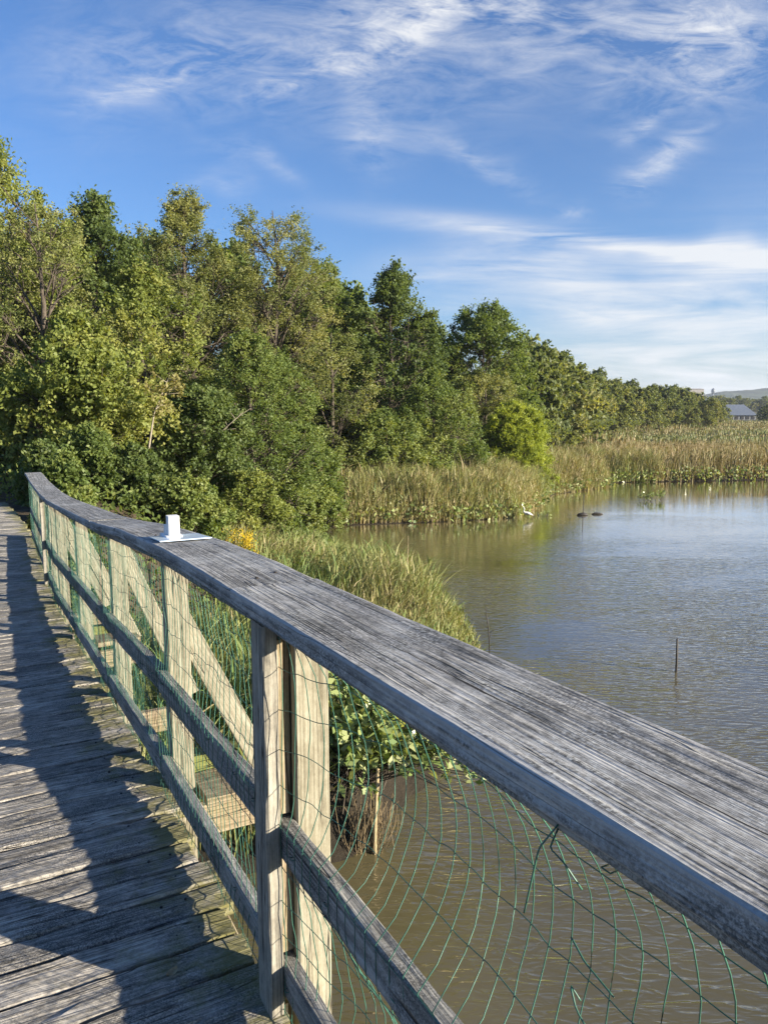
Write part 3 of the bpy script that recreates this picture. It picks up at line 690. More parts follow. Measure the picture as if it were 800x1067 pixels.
def make_tree(seed, H, R, base, shape, limbs, subs, per, leafL, leafW, clump, flat, mat, bark=None, rise=.75, droop=0.0, lean=(0, 0), bare=0, up=.35, gap=.15, trunk_r=None, shoot=.45):
    r = np.random.default_rng(seed)
    tk = MB(); C, TI = [], []
    hh = np.linspace(0, .93 * H, 9); wob = r.normal(0, .015 * H, (9, 2)).cumsum(0) * .5; wob[0] = 0
    P = np.stack([wob[:, 0] + lean[0] * (hh / H) ** 1.3, wob[:, 1] + lean[1] * (hh / H) ** 1.3, hh], -1)
    tr = trunk_r or .017 * H + .03
    tk.tube(np.vstack([P[0] - (0, 0, .5), P]), np.r_[tr * 1.25, np.linspace(tr, .02, 9)], 8)
    az0 = r.uniform(0, 6.28); lobes = max(7, int(limbs * .66)); ncl = max(5, int(subs * 3))
    for i in range(lobes):                      # the crown is a heap of leafy lobes, each carried by a limb
        t = (i + r.uniform(.05, .95)) / lobes
        z = base * H + t * (.90 - base) * H
        pr = profile(shape, t); az_ = az0 + i * 2.399 + r.normal(0, .4)
        lr_ = R * r.uniform(.30, .50) * (.55 + .5 * min(1, pr)); rad = max(0, R * pr * r.uniform(.75, 1.1) - lr_ * .8)
        if t > .85: lr_ *= .8
        z0 = min(max(.25, z - (rad + lr_) * rise * r.uniform(.7, 1.3)), .9 * H)
        st = np.array([np.interp(z0, P[:, 2], P[:, 0]), np.interp(z0, P[:, 2], P[:, 1]), z0])
        ax = np.array([np.interp(min(z, hh[-1]), P[:, 2], P[:, 0]), np.interp(min(z, hh[-1]), P[:, 2], P[:, 1])])
        en = np.array([ax[0] + math.cos(az_) * rad, ax[1] + math.sin(az_) * rad, z])
        md = (st + en) / 2 + np.array([r.normal(0, .06 * R), r.normal(0, .06 * R), -.08 * rad]); q = np.linspace(0, 1, 6)[:, None]
        LB = (1 - q) ** 2 * st + 2 * q * (1 - q) * md + q ** 2 * en
        lr = max(.014, tr * .45 * (1 - .6 * t)); tk.tube(LB, np.linspace(lr, lr * .45, 6), 5)
        ct = r.normal(0, .2); sq = np.array([r.uniform(.85, 1.25), r.uniform(.85, 1.25), r.uniform(.75, 1.15) * (.55 + .5 * flat)])
        out = np.array([math.cos(az_), math.sin(az_), .45])
        for k in range(ncl):
            dv = r.normal(size=3); dv /= np.linalg.norm(dv); dv = dv + out * .35; dv /= np.linalg.norm(dv)
            e = en + dv * sq * lr_ * r.uniform(.45, 1.12); b0 = LB[r.integers(3, 6)]
            tk.tube([b0, (b0 + e) / 2 + r.normal(0, .05 * lr_, 3), e], [lr * .3, lr * .2, .004], 4)
            if r.random() < gap: continue
            nl = int(per * .62 * r.uniform(.5, 1.3)); cl = max(.22, clump * r.uniform(.6, 1.2) * min(1, lr_ / 1.0 + .25))
            nt_ = max(2, nl // 7); tw = r.normal(size=(nt_, 3)) + dv * .6; tw[:, 2] += shoot; tw /= np.linalg.norm(tw, axis=1)[:, None]
            tw *= (cl * r.uniform(.4, 1.2, nt_))[:, None] * np.array([1, 1, .6 + .4 * flat]); q_ = r.integers(0, nt_, nl)
            d = tw[q_] * r.uniform(.1, 1.02, (nl, 1)) + r.normal(0, .11 * cl, (nl, 3))
            if droop: d[:, 2] -= droop * (d[:, 0] ** 2 + d[:, 1] ** 2) / max(cl, .1)
            C.append(e + d); TI.append(np.full(nl, .5 + ct + r.normal(0, .12)))
    for k in range(bare):                       # leafless twigs poking out of the crown
        z0 = r.uniform(.55, .9) * H; az_ = r.uniform(0, 6.28); st = np.array([np.interp(z0, P[:, 2], P[:, 0]), np.interp(z0, P[:, 2], P[:, 1]), z0])
        e = st + np.array([math.cos(az_), math.sin(az_), .9]) * R * r.uniform(.3, .62); m_ = (st + e) / 2 + r.normal(0, .1, 3)
        tk.tube([st, m_, e], [.03, .018, .006], 4)
        for w_ in range(4):
            f = r.uniform(.4, .95); b0 = st + (e - st) * f; tk.tube([b0, b0 + r.normal(0, .35, 3) + np.array([0, 0, .3])], [.01, .004], 3)
    C = np.vstack(C); TI = np.concatenate(TI)
    C[:, 2] = np.maximum(C[:, 2], .05)
    tm = tk.mesh('trunk', bark or M['bark'], True); lm = leaves_mesh('crown', C, leafL, leafW, mat, seed + 1, up, np.clip(TI, 0, 1), droop * 2)
    return tm, lm

def gz_(x, y): return float(ground_h(np.array([x]), np.array([y]))[0])
def plant(name, u, d, label, cat, meshes, group=None, rz=0, scale=(1, 1, 1), y=None):
    x = (u - 400) / F_PX * d
    t = thing(name, (x, d, gz_(x, d) - .05), label, cat, group); t.rotation_euler = (0, 0, rz); t.scale = scale
    add('trunk', meshes[0], t); add('crown', meshes[1], t); return t

# ------------------------------------------------------------------ the wood on the left
def H_for(vtop, d, x): return EYE + (HOR - vtop) / F_PX * d - gz_(x, d)
WOOD = 'trees of the wood along the creek'
def tree(u, vtop, d, wpx, label, seed, mat, shape='round', base=.25, limbs=22, subs=5, per=120, leaf=(.17, .10), clump=.55, flat=.7, name='tree', group=WOOD, **kw):
    x = (u - 400) / F_PX * d; H = H_for(vtop, d, x) * 1.0; R = wpx / 2 / F_PX * d
    ms = make_tree(seed, H, R, base, shape, limbs, subs, per * 1.55, leaf[0] * .78, leaf[1] * .80, clump, flat, mat, **kw)
    return plant(name, u, d, label, 'tree' if name == 'tree' else name.replace('_', ' '), ms, group, rz=0)

# back row first: tall trees against the sky
tree(5, 128, 31, 175, 'tallest tree at the left edge of the photo, light olive with a feathery top', 101, L_YEL, 'round', .2, 60, 6, 105, (.17, .09), .6, .75)
tree(50, 200, 27, 140, 'pale olive tree with bare twigs showing, right of the tallest tree', 102, L_OLV, 'vase', .3, 30, 5, 80, (.13, .07), .5, .7, bare=5, gap=.3)
tree(118, 198, 36, 118, 'dark leafy tree with a dark top between two paler crowns', 103, L_DRK, 'round', .2, 52, 6, 105, (.20, .12), .6, .7)
tree(193, 192, 38, 130, 'tall fine-leaved tree with a rounded top left of the airy locust', 104, L_OLV, 'round', .2, 52, 6, 105, (.14, .08), .65, .8, gap=.12)
tree(282, 210, 40, 128, 'airy locust tree with sky showing through its high open crown', 105, L_OLV, 'vase', .2, 54, 6, 100, (.13, .075), .65, .6, gap=.2)
tree(150, 266, 29, 155, 'yellow-green bushy tree in front of the dark pointed tree', 106, L_YEL, 'round', .15, 34, 6, 110, (.16, .09), .55, .75)
tree(345, 262, 44, 105, 'dark green tree between the locust and the tall twin-topped tree', 107, L_MID, 'round', .1, 52, 6, 100, (.2, .12), .65, .7)
tree(400, 266, 44, 140, 'tall dark green tree with spiky double top in the middle of the wood', 108, L_DRK, 'round', .1, 64, 6, 105, (.2, .12), .65, .65)
tree(345, 335, 36, 100, 'layered locust with flat tufted foliage in front of the dark green trees', 109, L_OLV, 'vase', .2, 24, 5, 110, (.13, .07), .55, .4, gap=.25)
tree(498, 313, 52, 138, 'broad dark tree with upright tufted top behind the willow bush', 110, L_MID, 'dome', .15, 52, 6, 110, (.23, .13), .75, .75)
tree(505, 378, 47, 105, 'small olive tree with drooping fine foliage just behind the willow bush', 111, L_OLV, 'dome', .12, 28, 6, 95, (.15, .08), .55, .6)
tree(455, 382, 39, 110, 'dense rounded mid green tree standing behind the creek-side reeds', 112, L_MID, 'dome', .06, 44, 6, 110, (.14, .085), .55, .75)
tree(400, 425, 36.5, 100, 'low rounded green tree at the reeds left of the dense rounded one', 113, L_MID, 'dome', .05, 36, 6, 100, (.15, .09), .5, .75)
tree(536, 416, 43, 84, 'bright yellow-green willow bush at the right end of the wood', 114, L_WIL, 'dome', .03, 84, 6, 150, (.20, .05), .48, .85, name='willow_bush', droop=.35, rise=.8)
tree(95, 322, 22, 150, 'large bright yellow-green leafy tree hanging over the boardwalk railing', 115, L_YEL, 'round', .12, 46, 6, 120, (.15, .10), .5, .75)
tree(25, 392, 24.5, 120, 'bushy green tree beside the bright one, overhanging the dark end of the boardwalk', 116, L_MID, 'dome', .30, 36, 6, 120, (.15, .10), .5, .75, trunk_r=.12)
tree(265, 338, 27, 150, 'wide rounded shrubby tree with silvery green leaves behind the white block', 117, L_MID, 'dome', .05, 54, 6, 110, (.13, .06), .5, .75)
tree(215, 395, 24.5, 110, 'dark shaded bushy tree left of the wide rounded one', 118, L_DRK, 'dome', .06, 40, 6, 100, (.14, .08), .5, .75)
tree(320, 430, 30, 90, 'green bush at the foot of the layered locust beside the reeds', 119, L_MID, 'dome', .04, 40, 6, 100, (.13, .08), .42, .75, name='bush')
tree(-45, 300, 25, 130, 'green tree at the very left edge behind the boardwalk end', 120, L_MID, 'round', .2, 36, 6, 100, (.16, .1), .55, .75)
# bushes along the wood's edge, behind the railing
k = 0
for (u, vt, d, w, m, lab) in ((78, 531, 13.8, 44, L_DRK, 'unseen low bush added to shade the deck, close behind the last bay of the railing'), (55, 525, 15.3, 44, L_DRK, 'low bush added to shade the far deck boards, at their outer edge'),(47, 458, 17.8, 54, L_DRK, 'low dark bush added to shade the far end of the boardwalk'), (70, 470, 16.6, 46, L_MID, 'low bush touching the outer side of the far railing end'),(92, 440, 19.0, 66, L_MID, 'low green bush under the bright overhanging tree, nearest the far railing'),  # hidden low bushes and the dark one are added to shade the deck end
        (145, 462, 19.5, 80, L_DRK, 'low dark bush just behind the far end of the railing, left of the white block'),
        (200, 492, 19.5, 80, L_MID, 'low green bush right behind the white block'),
        (262, 488, 23.5, 85, L_YEL, 'light green bush above the yellow goldenrod'),
        (305, 505, 27, 62, L_MID, 'small bush at the head of the muddy cove')):
    tree(u, vt, d, w, lab, 140 + k, m, 'dome', .03, 34, 5, 80, (.12, .07), .36, .75, name='bush', group='bushes along the edge of the wood', trunk_r=.05); k += 1
# second row: closes the wood behind
BACK = make_tree(160, 10, 3.6, .05, 'dome', 46, 6, 70, .30, .18, .9, .75, L_DRK)
BACK2 = make_tree(161, 10, 3.4, .08, 'round', 46, 6, 70, .28, .16, .85, .75, L_MID)
first = {}
for i, (u, vt, d) in enumerate(((-70, 220, 40), (30, 240, 40), (-10, 400, 34.5), (85, 240, 44), (160, 246, 46), (235, 250, 48), (310, 275, 50), (370, 290, 54), (440, 330, 58), (120, 430, 33), (190, 430, 34), (260, 440, 36), (60, 440, 30.5), (350, 440, 43), (-60, 330, 29), (10, 380, 31), (295, 300, 46), (455, 340, 52), (-35, 420, 33), (35, 400, 33))):
    ms = (BACK, BACK2)[i % 2]; x = (u - 400) / F_PX * d; H = H_for(vt, d, x)
    plant('tree', u, d, 'shaded green tree deep in the wood, mostly hidden behind the front row', 'tree', ms, 'shaded trees inside the wood', rz=i * 1.3, scale=(H / 10 * .9, H / 10 * .9, H / 10))
# the pale leaning sapling with a rusty top and dead branches
u, d = 152, 20.5; x = (u - 400) / F_PX * d; z0 = gz_(x, d)
tk = MB(); hS = EYE + (HOR - 392) / F_PX * d - z0; top = np.array([.75, -.1, hS])
tk.tube([(0, 0, -.2), (.05, 0, .35 * hS), (.28, -.03, .7 * hS), top], [.035, .03, .02, .008], 6)
cl = []; rs = np.random.default_rng(5)
for k in range(14):
    f = rs.uniform(.72, 1.0); b0 = np.array([.28, -.03, .7 * hS]) * (1 - (f - .7) / .3) + top * (f - .7) / .3; e = b0 + rs.normal(0, .22, 3) + (0, 0, .12)
    tk.tube([b0, e], [.008, .003], 4); cl.append(e + rs.normal(0, .09, (26, 3)))
t = thing('sapling', (x, d, z0), 'slim pale leaning sapling with a tuft of rusty leaves at its top', 'sapling')
add('trunk', tk.mesh('trunk', M['pale_bark'], True), t); add('crown', leaves_mesh('crown', np.vstack(cl), .11, .06, L_RUS, 9), t)
for (u, v, d, dx, dz, lab) in ((170, 500, 20.3, -1.6, .30, 'bare pale dead branch lying across the dark bushes behind the railing'), (225, 455, 23.8, .9, .75, 'bare pale dead branch slanting upward out of the dark bushy tree')):
    x = (u - 400) / F_PX * d; z = EYE - (v - HOR) / F_PX * d; mb = MB(); g0 = gz_(x, d) - z
    mb.tube([(-dx * .9, .8, g0 - .05), (-dx * .5, .3, -.1), (0, 0, 0), (dx * .5, -.1, dz * .5), (dx, -.1, dz)], [.03, .025, .02, .014, .004], 5)
    for q in range(7):
        f = rs.uniform(.1, .95); b0 = np.array([dx * f, -.1 * f, dz * f]); mb.tube([b0, b0 + np.array([dx * .18, 0, .12]) + rs.normal(0, .12, 3)], [.009, .003], 4)
    tag(add('dead_branch', mb.mesh('dead_branch', M['pale_bark'], True), None, (x, d, z)), lab, 'branch')

# ------------------------------------------------------------------ the far tree line
FARM = [make_tree(170 + q, 10, R_, b_, sh, 40, 5, 46, .42, .26, .95, .75, L_FAR if q != 2 else L_OLV) for q, (R_, b_, sh) in enumerate(((4.2, .05, 'dome'), (3.6, .08, 'round'), (4.4, .06, 'vase')))]
CEDAR = make_tree(175, 10, 2.3, .02, 'cone', 46, 5, 46, .40, .2, .7, .8, L_DRK)
FG = 'trees of the far tree line behind the marsh'
def far_tree(u, vt, d, i, label, mesh=None, wide=1.0, group=FG):
    x = (u - 400) / F_PX * d; H = H_for(vt, d, x); s = H / 10
    plant('tree', u, d, label, 'tree', mesh or FARM[i % 3], group, rz=i * 2.1, scale=(s * wide, s * wide, s))
LAB1 = 'green tree in the row running back from the willow bush along the marsh'
rs = np.random.default_rng(11)
skyl = lambda u: np.interp(u, [480, 545, 575, 605, 640, 680, 715, 745, 775, 800, 860, 960], [352, 352, 368, 382, 396, 400, 404, 410, 418, 416, 410, 408])
i = 0
for u in np.arange(552, 745, 6.4):
    d = np.interp(u, [556, 600, 650, 700, 745], [66, 96, 126, 152, 178]) + rs.uniform(-5, 5)
    far_tree(u + rs.uniform(-2, 2), skyl(u) + rs.uniform(-3, 16), d, i, LAB1, wide=rs.uniform(.8, 1.35)); i += 1
for u in np.arange(540, 720, 13):
    d = np.interp(u, [540, 600, 650, 720], [85, 118, 150, 185]); far_tree(u + rs.uniform(-3, 3), skyl(u) + rs.uniform(-4, 8), d, i, 'green tree standing behind the front row of the far tree line'); i += 1
far_tree(611, 408, 92, 3, 'small dark cone-shaped cedar standing out in the far tree line', CEDAR, 1.0)
far_tree(595, 425, 84, 4, 'low green bush-like tree at the left start of the far marsh edge')
far_tree(578, 408, 74, 5, 'low rounded tree just right of the willow bush')
far_tree(714, 412, 150, 6, 'rounded dark green tree standing forward at the far marsh edge', None, 1.0)
far_tree(735, 414, 152, 7, 'lighter rounded tree standing forward left of the blue-grey roof', FARM[2], 1.0)
for u in (747, 792, 801, 812, 830, 850, 875): far_tree(u, skyl(u) + rs.uniform(2, 9), 205 + rs.uniform(-10, 15), i, 'low green tree near the blue-grey roofed building at the right edge', None, 1.25); i += 1
for u in np.arange(738, 900, 9): far_tree(u, 413 + rs.uniform(-1.5, 2.5), 420 + rs.uniform(-30, 60), i, 'tiny hazy tree in the distant row below the hills', None, 1.5, 'tiny distant trees below the hills'); i += 1

# hills on the horizon, with wooded bumps
HX = np.linspace(250, 2300, 420); HY = np.linspace(1350, 2100, 26); hx, hy = np.meshgrid(HX, HY, indexing='ij')
ridge = np.interp(hx / hy * F_PX + 400, [560, 700, 745, 765, 800, 900, 1500], [0, 8, 22, 25, 29, 34, 40]) * .95
hz = ridge * np.sin(np.clip((hy - 1350) / 450, 0, 1) * math.pi / 2) * 1.35 + 3.2 * np.abs(vnoise2(hx / 11, hy / 40, 51)) + 2.2 * vnoise2(hx / 45, hy / 90, 52) + 4
HV = np.stack([hx, hy, hz], -1).reshape(-1, 3); a_, b_ = hx.shape
I, J = np.arange(a_ - 1)[:, None], np.arange(b_ - 1)[None]
HF = np.stack([I * b_ + J, (I + 1) * b_ + J, (I + 1) * b_ + J + 1, I * b_ + J + 1], -1).reshape(-1, 4)
tag(add('hills', mesh_from('hills', HV, HF, plain('wooded_hillside', (.045, .065, .035), .95, .1, .45, .03))), kind='structure')

# far buildings
def building(name, u, v0, v1, wpx, d, depth, label, cat, wallm, roofm, roof_h, windows=0):
    x = (u - 400) / F_PX * d; z0, z1 = EYE - (v1 - HOR) / F_PX * d, EYE - (v0 - HOR) / F_PX * d; w = wpx / F_PX * d
    g = gz_(x, d); t = thing(name, (x, d, g), label, cat); z0 -= g; z1 -= g
    mb = MB(); mb.board((0, depth / 2, -.5), (0, depth / 2, z1 - roof_h), (1, 0, 0), w, (0, 1, 0), depth, nseg=1, nw=1, nt=1, wear=0, bev=.02); add('wall', mb.mesh('wall', wallm), t)
    V = [(-w / 2 - .4, -.5, z1 - roof_h), (w / 2 + .4, -.5, z1 - roof_h), (w / 2 + .4, depth + .5, z1 - roof_h), (-w / 2 - .4, depth + .5, z1 - roof_h), (-w / 2 - .4, depth / 2, z1), (w / 2 + .4, depth / 2, z1)]
    add('roof', mesh_from('roof', V, [[0, 1, 5, 4], [2, 3, 4, 5], [0, 4, 3], [1, 2, 5], [3, 2, 1, 0]], roofm, False, {'gc': ('FLOAT_VECTOR', V)}), t)
    for q in range(windows):
        mb = MB(); xx = -w / 2 + (q + .5) * w / windows; mb.board((xx, -.06, .2), (xx, -.06, .2 + (z1 - roof_h) * .62), (1, 0, 0), w / windows * .6, (0, 1, 0), .1, nseg=1, nw=1, nt=1, wear=0)
        add('opening', mb.mesh('opening', M['door']), t)
    return t
building('shed', 770, 421.5, 436, 28, 232, 18, 'long low building with blue-grey metal roof among the trees at the right', 'building', M['siding'], M['roofing'], 3.2, 5)
building('far_building', 722, 405, 416, 14, 900, 20, 'tiny tan block of a building on the skyline above the far trees', 'building', M['brickfar'], M['brickfar'], 1.0, 0)
xw, dw = (738.5 - 400) / F_PX * 1300, 1300
wtw = thing('water_tower', (xw, dw, 6), 'tiny blue-grey water tower on the skyline left of the hills', 'water tower')
mb = MB(); mb.tube([(0, 0, -4), (0, 0, 10), (0, 0, 18)], [1.3, 1.0, 1.2], 10); add('shaft', mb.mesh('shaft', M['roofing'], True), wtw)
mb = MB(); mb.tube([(0, 0, 17), (0, 0, 19), (0, 0, 22), (0, 0, 25), (0, 0, 27)], [1.0, 2.8, 3.4, 2.7, .4], 14); add('tank', mb.mesh('tank', M['roofing'], True), wtw)

# ------------------------------------------------------------------ reeds and grasses
def blades(name, B, Ht, Wd, lean, mat, seed, tint, rows=3, base_dry=.35, wind=(.5, .1), tip_dry=0.0, leafy=.0):
    """bent tapering blades as one mesh. B base points, tint per blade"""
    r = np.random.default_rng(seed); n = len(B); lean = np.full(n, lean)
    if leafy:                                   # long leaves that leave the stalks part way up and arch over
        m_ = int(n * leafy); k_ = r.integers(0, n, m_); f_ = r.uniform(.25, .85, m_)
        B2 = B[k_].copy(); B2[:, 2] += Ht[k_] * f_; B2[:, :2] += r.normal(0, .03, (m_, 2))
        B = np.vstack([B, B2]); Ht = np.r_[Ht, Ht[k_] * r.uniform(.22, .42, m_)]; Wd = np.r_[Wd, Wd[k_] * 1.5]; tint = np.r_[tint, tint[k_] + r.normal(.12, .15, m_)]
        lean = np.r_[lean, r.uniform(.7, 1.5, m_)]; n = len(B)
    a = r.uniform(0, 6.283, n); ld = np.stack([np.cos(a) + wind[0], np.sin(a) + wind[1]], -1) * (lean * r.uniform(.2, 1.3, n))[:, None]
    sd = r.uniform(0, 6.283, n); sv = np.stack([np.cos(sd), np.sin(sd)], -1)
    t = np.linspace(0, 1, rows + 1)
    bend = t ** 1.8; wid = np.interp(t, [0, .35, 1], [.6, 1, .06])
    cx = B[:, None, :2] + ld[:, None] * bend[None, :, None] * Ht[:, None, None]
    cz = B[:, None, 2] + Ht[:, None] * (t - .28 * np.minimum(lean * np.linalg.norm(ld, axis=1), 1.6)[:, None] * t[None] ** 2.5)
    off = sv[:, None] * (Wd[:, None] * wid)[..., None] * .5
    L_ = np.concatenate([cx - off, cz[..., None]], -1); R2 = np.concatenate([cx + off, cz[..., None]], -1)
    V = np.stack([L_, R2], 2).reshape(n, -1, 3); m = 2 * (rows + 1)
    q = np.array([[2 * i, 2 * i + 1, 2 * i + 3, 2 * i + 2] for i in range(rows)])
    F_ = (np.arange(n)[:, None, None] * m + q[None]).reshape(-1, 4)
    ti = np.clip(tint[:, None] - base_dry * (1 - t)[None] ** 2 - tip_dry * (t[None] > .8), 0, 1)
    return mesh_from(name, V.reshape(-1, 3), F_, mat, False, {'tint': ('FLOAT', np.repeat(ti, 2, 1).ravel())})

def scatter(n, x0, x1, y0, y1, seed, keep):
    r = np.random.default_rng(seed); x = r.uniform(x0, x1, n); y = r.uniform(y0, y1, n); sd = shore_sd(x, y)
    k = keep(x, y, sd, r); x, y = x[k], y[k]
    return np.stack([x, y, ground_h(x, y) - .04], -1), sd[k]

# near bank: the strip of grass and reeds beside the railing
B, sd = scatter(90000, -9, 2.6, 8.5, 31, 61, lambda x, y, sd, r: (sd > .02) & (sd < 4.8) & ~((y < 10.2) & (x > -.9)) & (x > -8 + (y - 10) * .05) & ((y < 29.3)) & ((x + .5 * y - .5 > .5) | (x + .5 * y - .5 < -2.8)) & (r.random(len(x)) < np.clip(.85 - (y - 10) * .02, .3, 1) * np.clip(1.4 - sd * .28, .25, 1)))
tall = np.interp(B[:, 1], [8.5, 12, 15, 17, 20, 25, 30], [.75, .75, .62, 1.15, 1.0, .6, .4]) * (1 - .25 * vnoise2(B[:, 0] * .8, B[:, 1] * .8, 62)) * np.clip((2.15 - B[:, 0]) / 1.0 + .45 * vnoise2(B[:, 0] * 1.7, B[:, 1] * 1.7, 69), .22, 1.1)
rg2 = np.random.default_rng(63); Ht = tall * rg2.uniform(.4, 1.05, len(B))
ti = .64 + .36 * vnoise2(B[:, 0] * .5 + 3, B[:, 1] * .35, 64) + rg2.normal(0, .15, len(B)) - .35 * np.clip(1 - np.abs(B[:, 1] - 15.0) / 1.4, 0, 1) - .2 * np.clip((B[:, 1] - 21) / 6, 0, 1)
tag(add('bank_grass', blades('bank_grass', B, Ht, rg2.uniform(.012, .026, len(B)), .5, L_REED, 65, np.clip(ti, 0, 1), 4, leafy=.9)), kind='stuff')
# reeds under the railing bays, seen through the wire
B, sd = scatter(16000, -6, .4, 7.6, 13, 66, lambda x, y, sd, r: (sd > .05) & (x > -5.2) & ~((y < 10.2) & (x > -1.0)) & (r.random(len(x)) < .75))
rg2 = np.random.default_rng(67); Ht = rg2.uniform(.6, 1.45, len(B)) * np.interp(B[:, 0], [-5, -3, -.5, .4], [.55, 1.0, 1.0, .6])
tag(add('creek_side_reeds', blades('creek_side_reeds', B, Ht, rg2.uniform(.014, .03, len(B)), .42, L_REED, 68, np.clip(rg2.normal(.75, .2, len(B)), 0, 1), 5, leafy=1.0)), kind='stuff')
# far bank of the cove: dense reeds
def in_reeds(x, y): return (x > -3.8) & (x < 17)
B, sd = scatter(150000, -4.2, 18, 30.4, 52, 71, lambda x, y, sd, r: (sd > -.05) & (sd < 6.5) & (y > 30.5) & (r.random(len(x)) < np.clip(1.15 - sd * .14, .1, 1)))
rg2 = np.random.default_rng(72); clumpn = vnoise2(B[:, 0] * 1.1, B[:, 1] * 1.1, 73)
Ht = (1.62 + .5 * clumpn) * rg2.uniform(.45, 1.12, len(B)) * np.clip(.35 + sd * .9, .3, 1)
ti = .52 + .22 * vnoise2(B[:, 0] * .45, B[:, 1] * .45, 74) + rg2.normal(0, .15, len(B))
tag(add('cove_reeds', blades('cove_reeds', B, Ht, rg2.uniform(.018, .036, len(B)), .22, L_REED, 75, np.clip(ti, 0, 1), 4, .5, (.4, 0), .18, .9)), kind='stuff')
# marsh beyond, first the tall reed field, then low plants
edge_x = lambda y: np.interp(y, [40, 48, 60, 80, 118, 150, 200], [6.5, 9.5, 12.5, 17, 30, 52, 84])
B1, sd1 = scatter(120000, 6, 75, 42, 84, 81, lambda x, y, sd, r: (sd > -.05) & (x > edge_x(y)) & (x < y * .62 + 6) & (r.random(len(x)) < np.where(sd < 6, 1, .45)))
B2, sd2 = scatter(110000, 12, 190, 80, 215, 82, lambda x, y, sd, r: (sd > 0) & (x > edge_x(y)) & (x < y * .62 + 6) & (r.random(len(x)) < .55) & (vnoise2(x * .045 + 7, y * .16, 83) < .42))
rg2 = np.random.default_rng(84)
H1 = 1.8 * rg2.uniform(.5, 1.12, len(B1)) * np.clip(.4 + sd1 * .8, .3, 1) * (1 + .12 * vnoise2(B1[:, 0] * .4, B1[:, 1] * .4, 85)) * np.interp(B1[:, 1] - .12 * B1[:, 0], [40, 50, 58, 70], [1.0, .95, .6, .5])
H2 = (.55 + .25 * np.clip(vnoise2(B2[:, 0] * .05, B2[:, 1] * .1, 86), -1, 1)) * rg2.uniform(.6, 1.2, len(B2)) * np.where(B2[:, 0] < edge_x(B2[:, 1]) + 9, 2.0, 1.0)
W1 = rg2.uniform(.03, .06, len(B1)); W2 = rg2.uniform(.09, .2, len(B2))
t1 = .42 + .42 * vnoise2(B1[:, 0] * .07, B1[:, 1] * .32, 87) + rg2.normal(0, .14, len(B1)); t2 = .55 + .45 * vnoise2(B2[:, 0] * .05, B2[:, 1] * .12, 88) + rg2.normal(0, .12, len(B2))
tag(add('marsh_reeds', blades('marsh_reeds', np.vstack([B1, B2]), np.r_[H1, H2], np.r_[W1, W2], .2, L_MARSH, 89, np.clip(np.r_[t1, t2], 0, 1), 3, .25, (.4, 0), .12, .4)), kind='stuff')
# broad pale water-side leaves fringing both far banks
def fringe(n, y0, y1, x0, x1, seed, lo, hi, hmax):
    B, sd = scatter(n, x0, x1, y0, y1, seed, lambda x, y, sd, r: (sd > lo) & (sd < hi) & (r.random(len(x)) < np.clip(.5 + .9 * vnoise2(x * .9, y * .9, seed + 1), 0, 1)))
    r = np.random.default_rng(seed + 2); B[:, 2] = np.maximum(B[:, 2], 0) + r.uniform(.05, hmax, len(B)); return B
Fp = np.vstack([fringe(30000, 29.5, 52, -5, 18, 91, -.35, .7, .65), fringe(60000, 48, 62, 13, 70, 94, -.5, 1.1, .75)])
rf = np.random.default_rng(97)
tag(add('waterside_leaves', leaves_mesh('waterside_leaves', Fp, .20, .12, L_BRD, 98, .1, np.clip(rf.normal(.5, .3, len(Fp)), 0, 1))), kind='stuff')
Fp = fringe(5000, 25, 31.2, -6, .5, 101, -.25, .8, .3)
tag(add('cove_edge_leaves', leaves_mesh('cove_edge_leaves', Fp, .17, .10, L_BRD, 102, .2, np.clip(rf.normal(.6, .3, len(Fp)), 0, 1))), kind='stuff')
# low weeds and litter on the wood floor behind the railing
B, sd = scatter(26000, -14, -1.5, 11, 31, 105, lambda x, y, sd, r: (sd > 1.2) & ((x + .5 * y - .5 > .6) | (x + .5 * y - .5 < -2.9) | (y > 18)))
rg2 = np.random.default_rng(106); B[:, 2] += rg2.random(len(B)) ** 2 * .9
tag(add('undergrowth', leaves_mesh('undergrowth', B, .13, .075, L_MID, 107, .5, np.clip(rg2.normal(.5, .25, len(B)), 0, 1))), kind='stuff')

# goldenrod
u, d = 251, 19.5; x = (u - 400) / F_PX * d; z0 = gz_(x, d); rs = np.random.default_rng(15); t = thing('goldenrod', (x, d, z0), 'clump of bright yellow goldenrod behind the railing', 'flower')
tk = MB(); fl, lf = [], []
for q in range(26):
    e = np.array([rs.normal(0, .24), rs.normal(0, .2), rs.uniform(.55, 1.15)]); tk.tube([(e[0] * .2, e[1] * .2, -.05), e * (.6, .6, .6), e], [.006, .005, .003], 4)
    c = e + rs.normal(0, 1, (70, 3)) * (.055, .055, .085); fl.append(c); lf.append(e * rs.uniform(.3, .85, (14, 1)) + rs.normal(0, .05, (14, 3)))
add('stems', tk.mesh('stems', L_MID), t); add('flowers', leaves_mesh('flowers', np.vstack(fl), .035, .025, L_GLD, 16), t); add('leaves', leaves_mesh('leaves', np.vstack(lf), .11, .02, L_MID, 17), t)

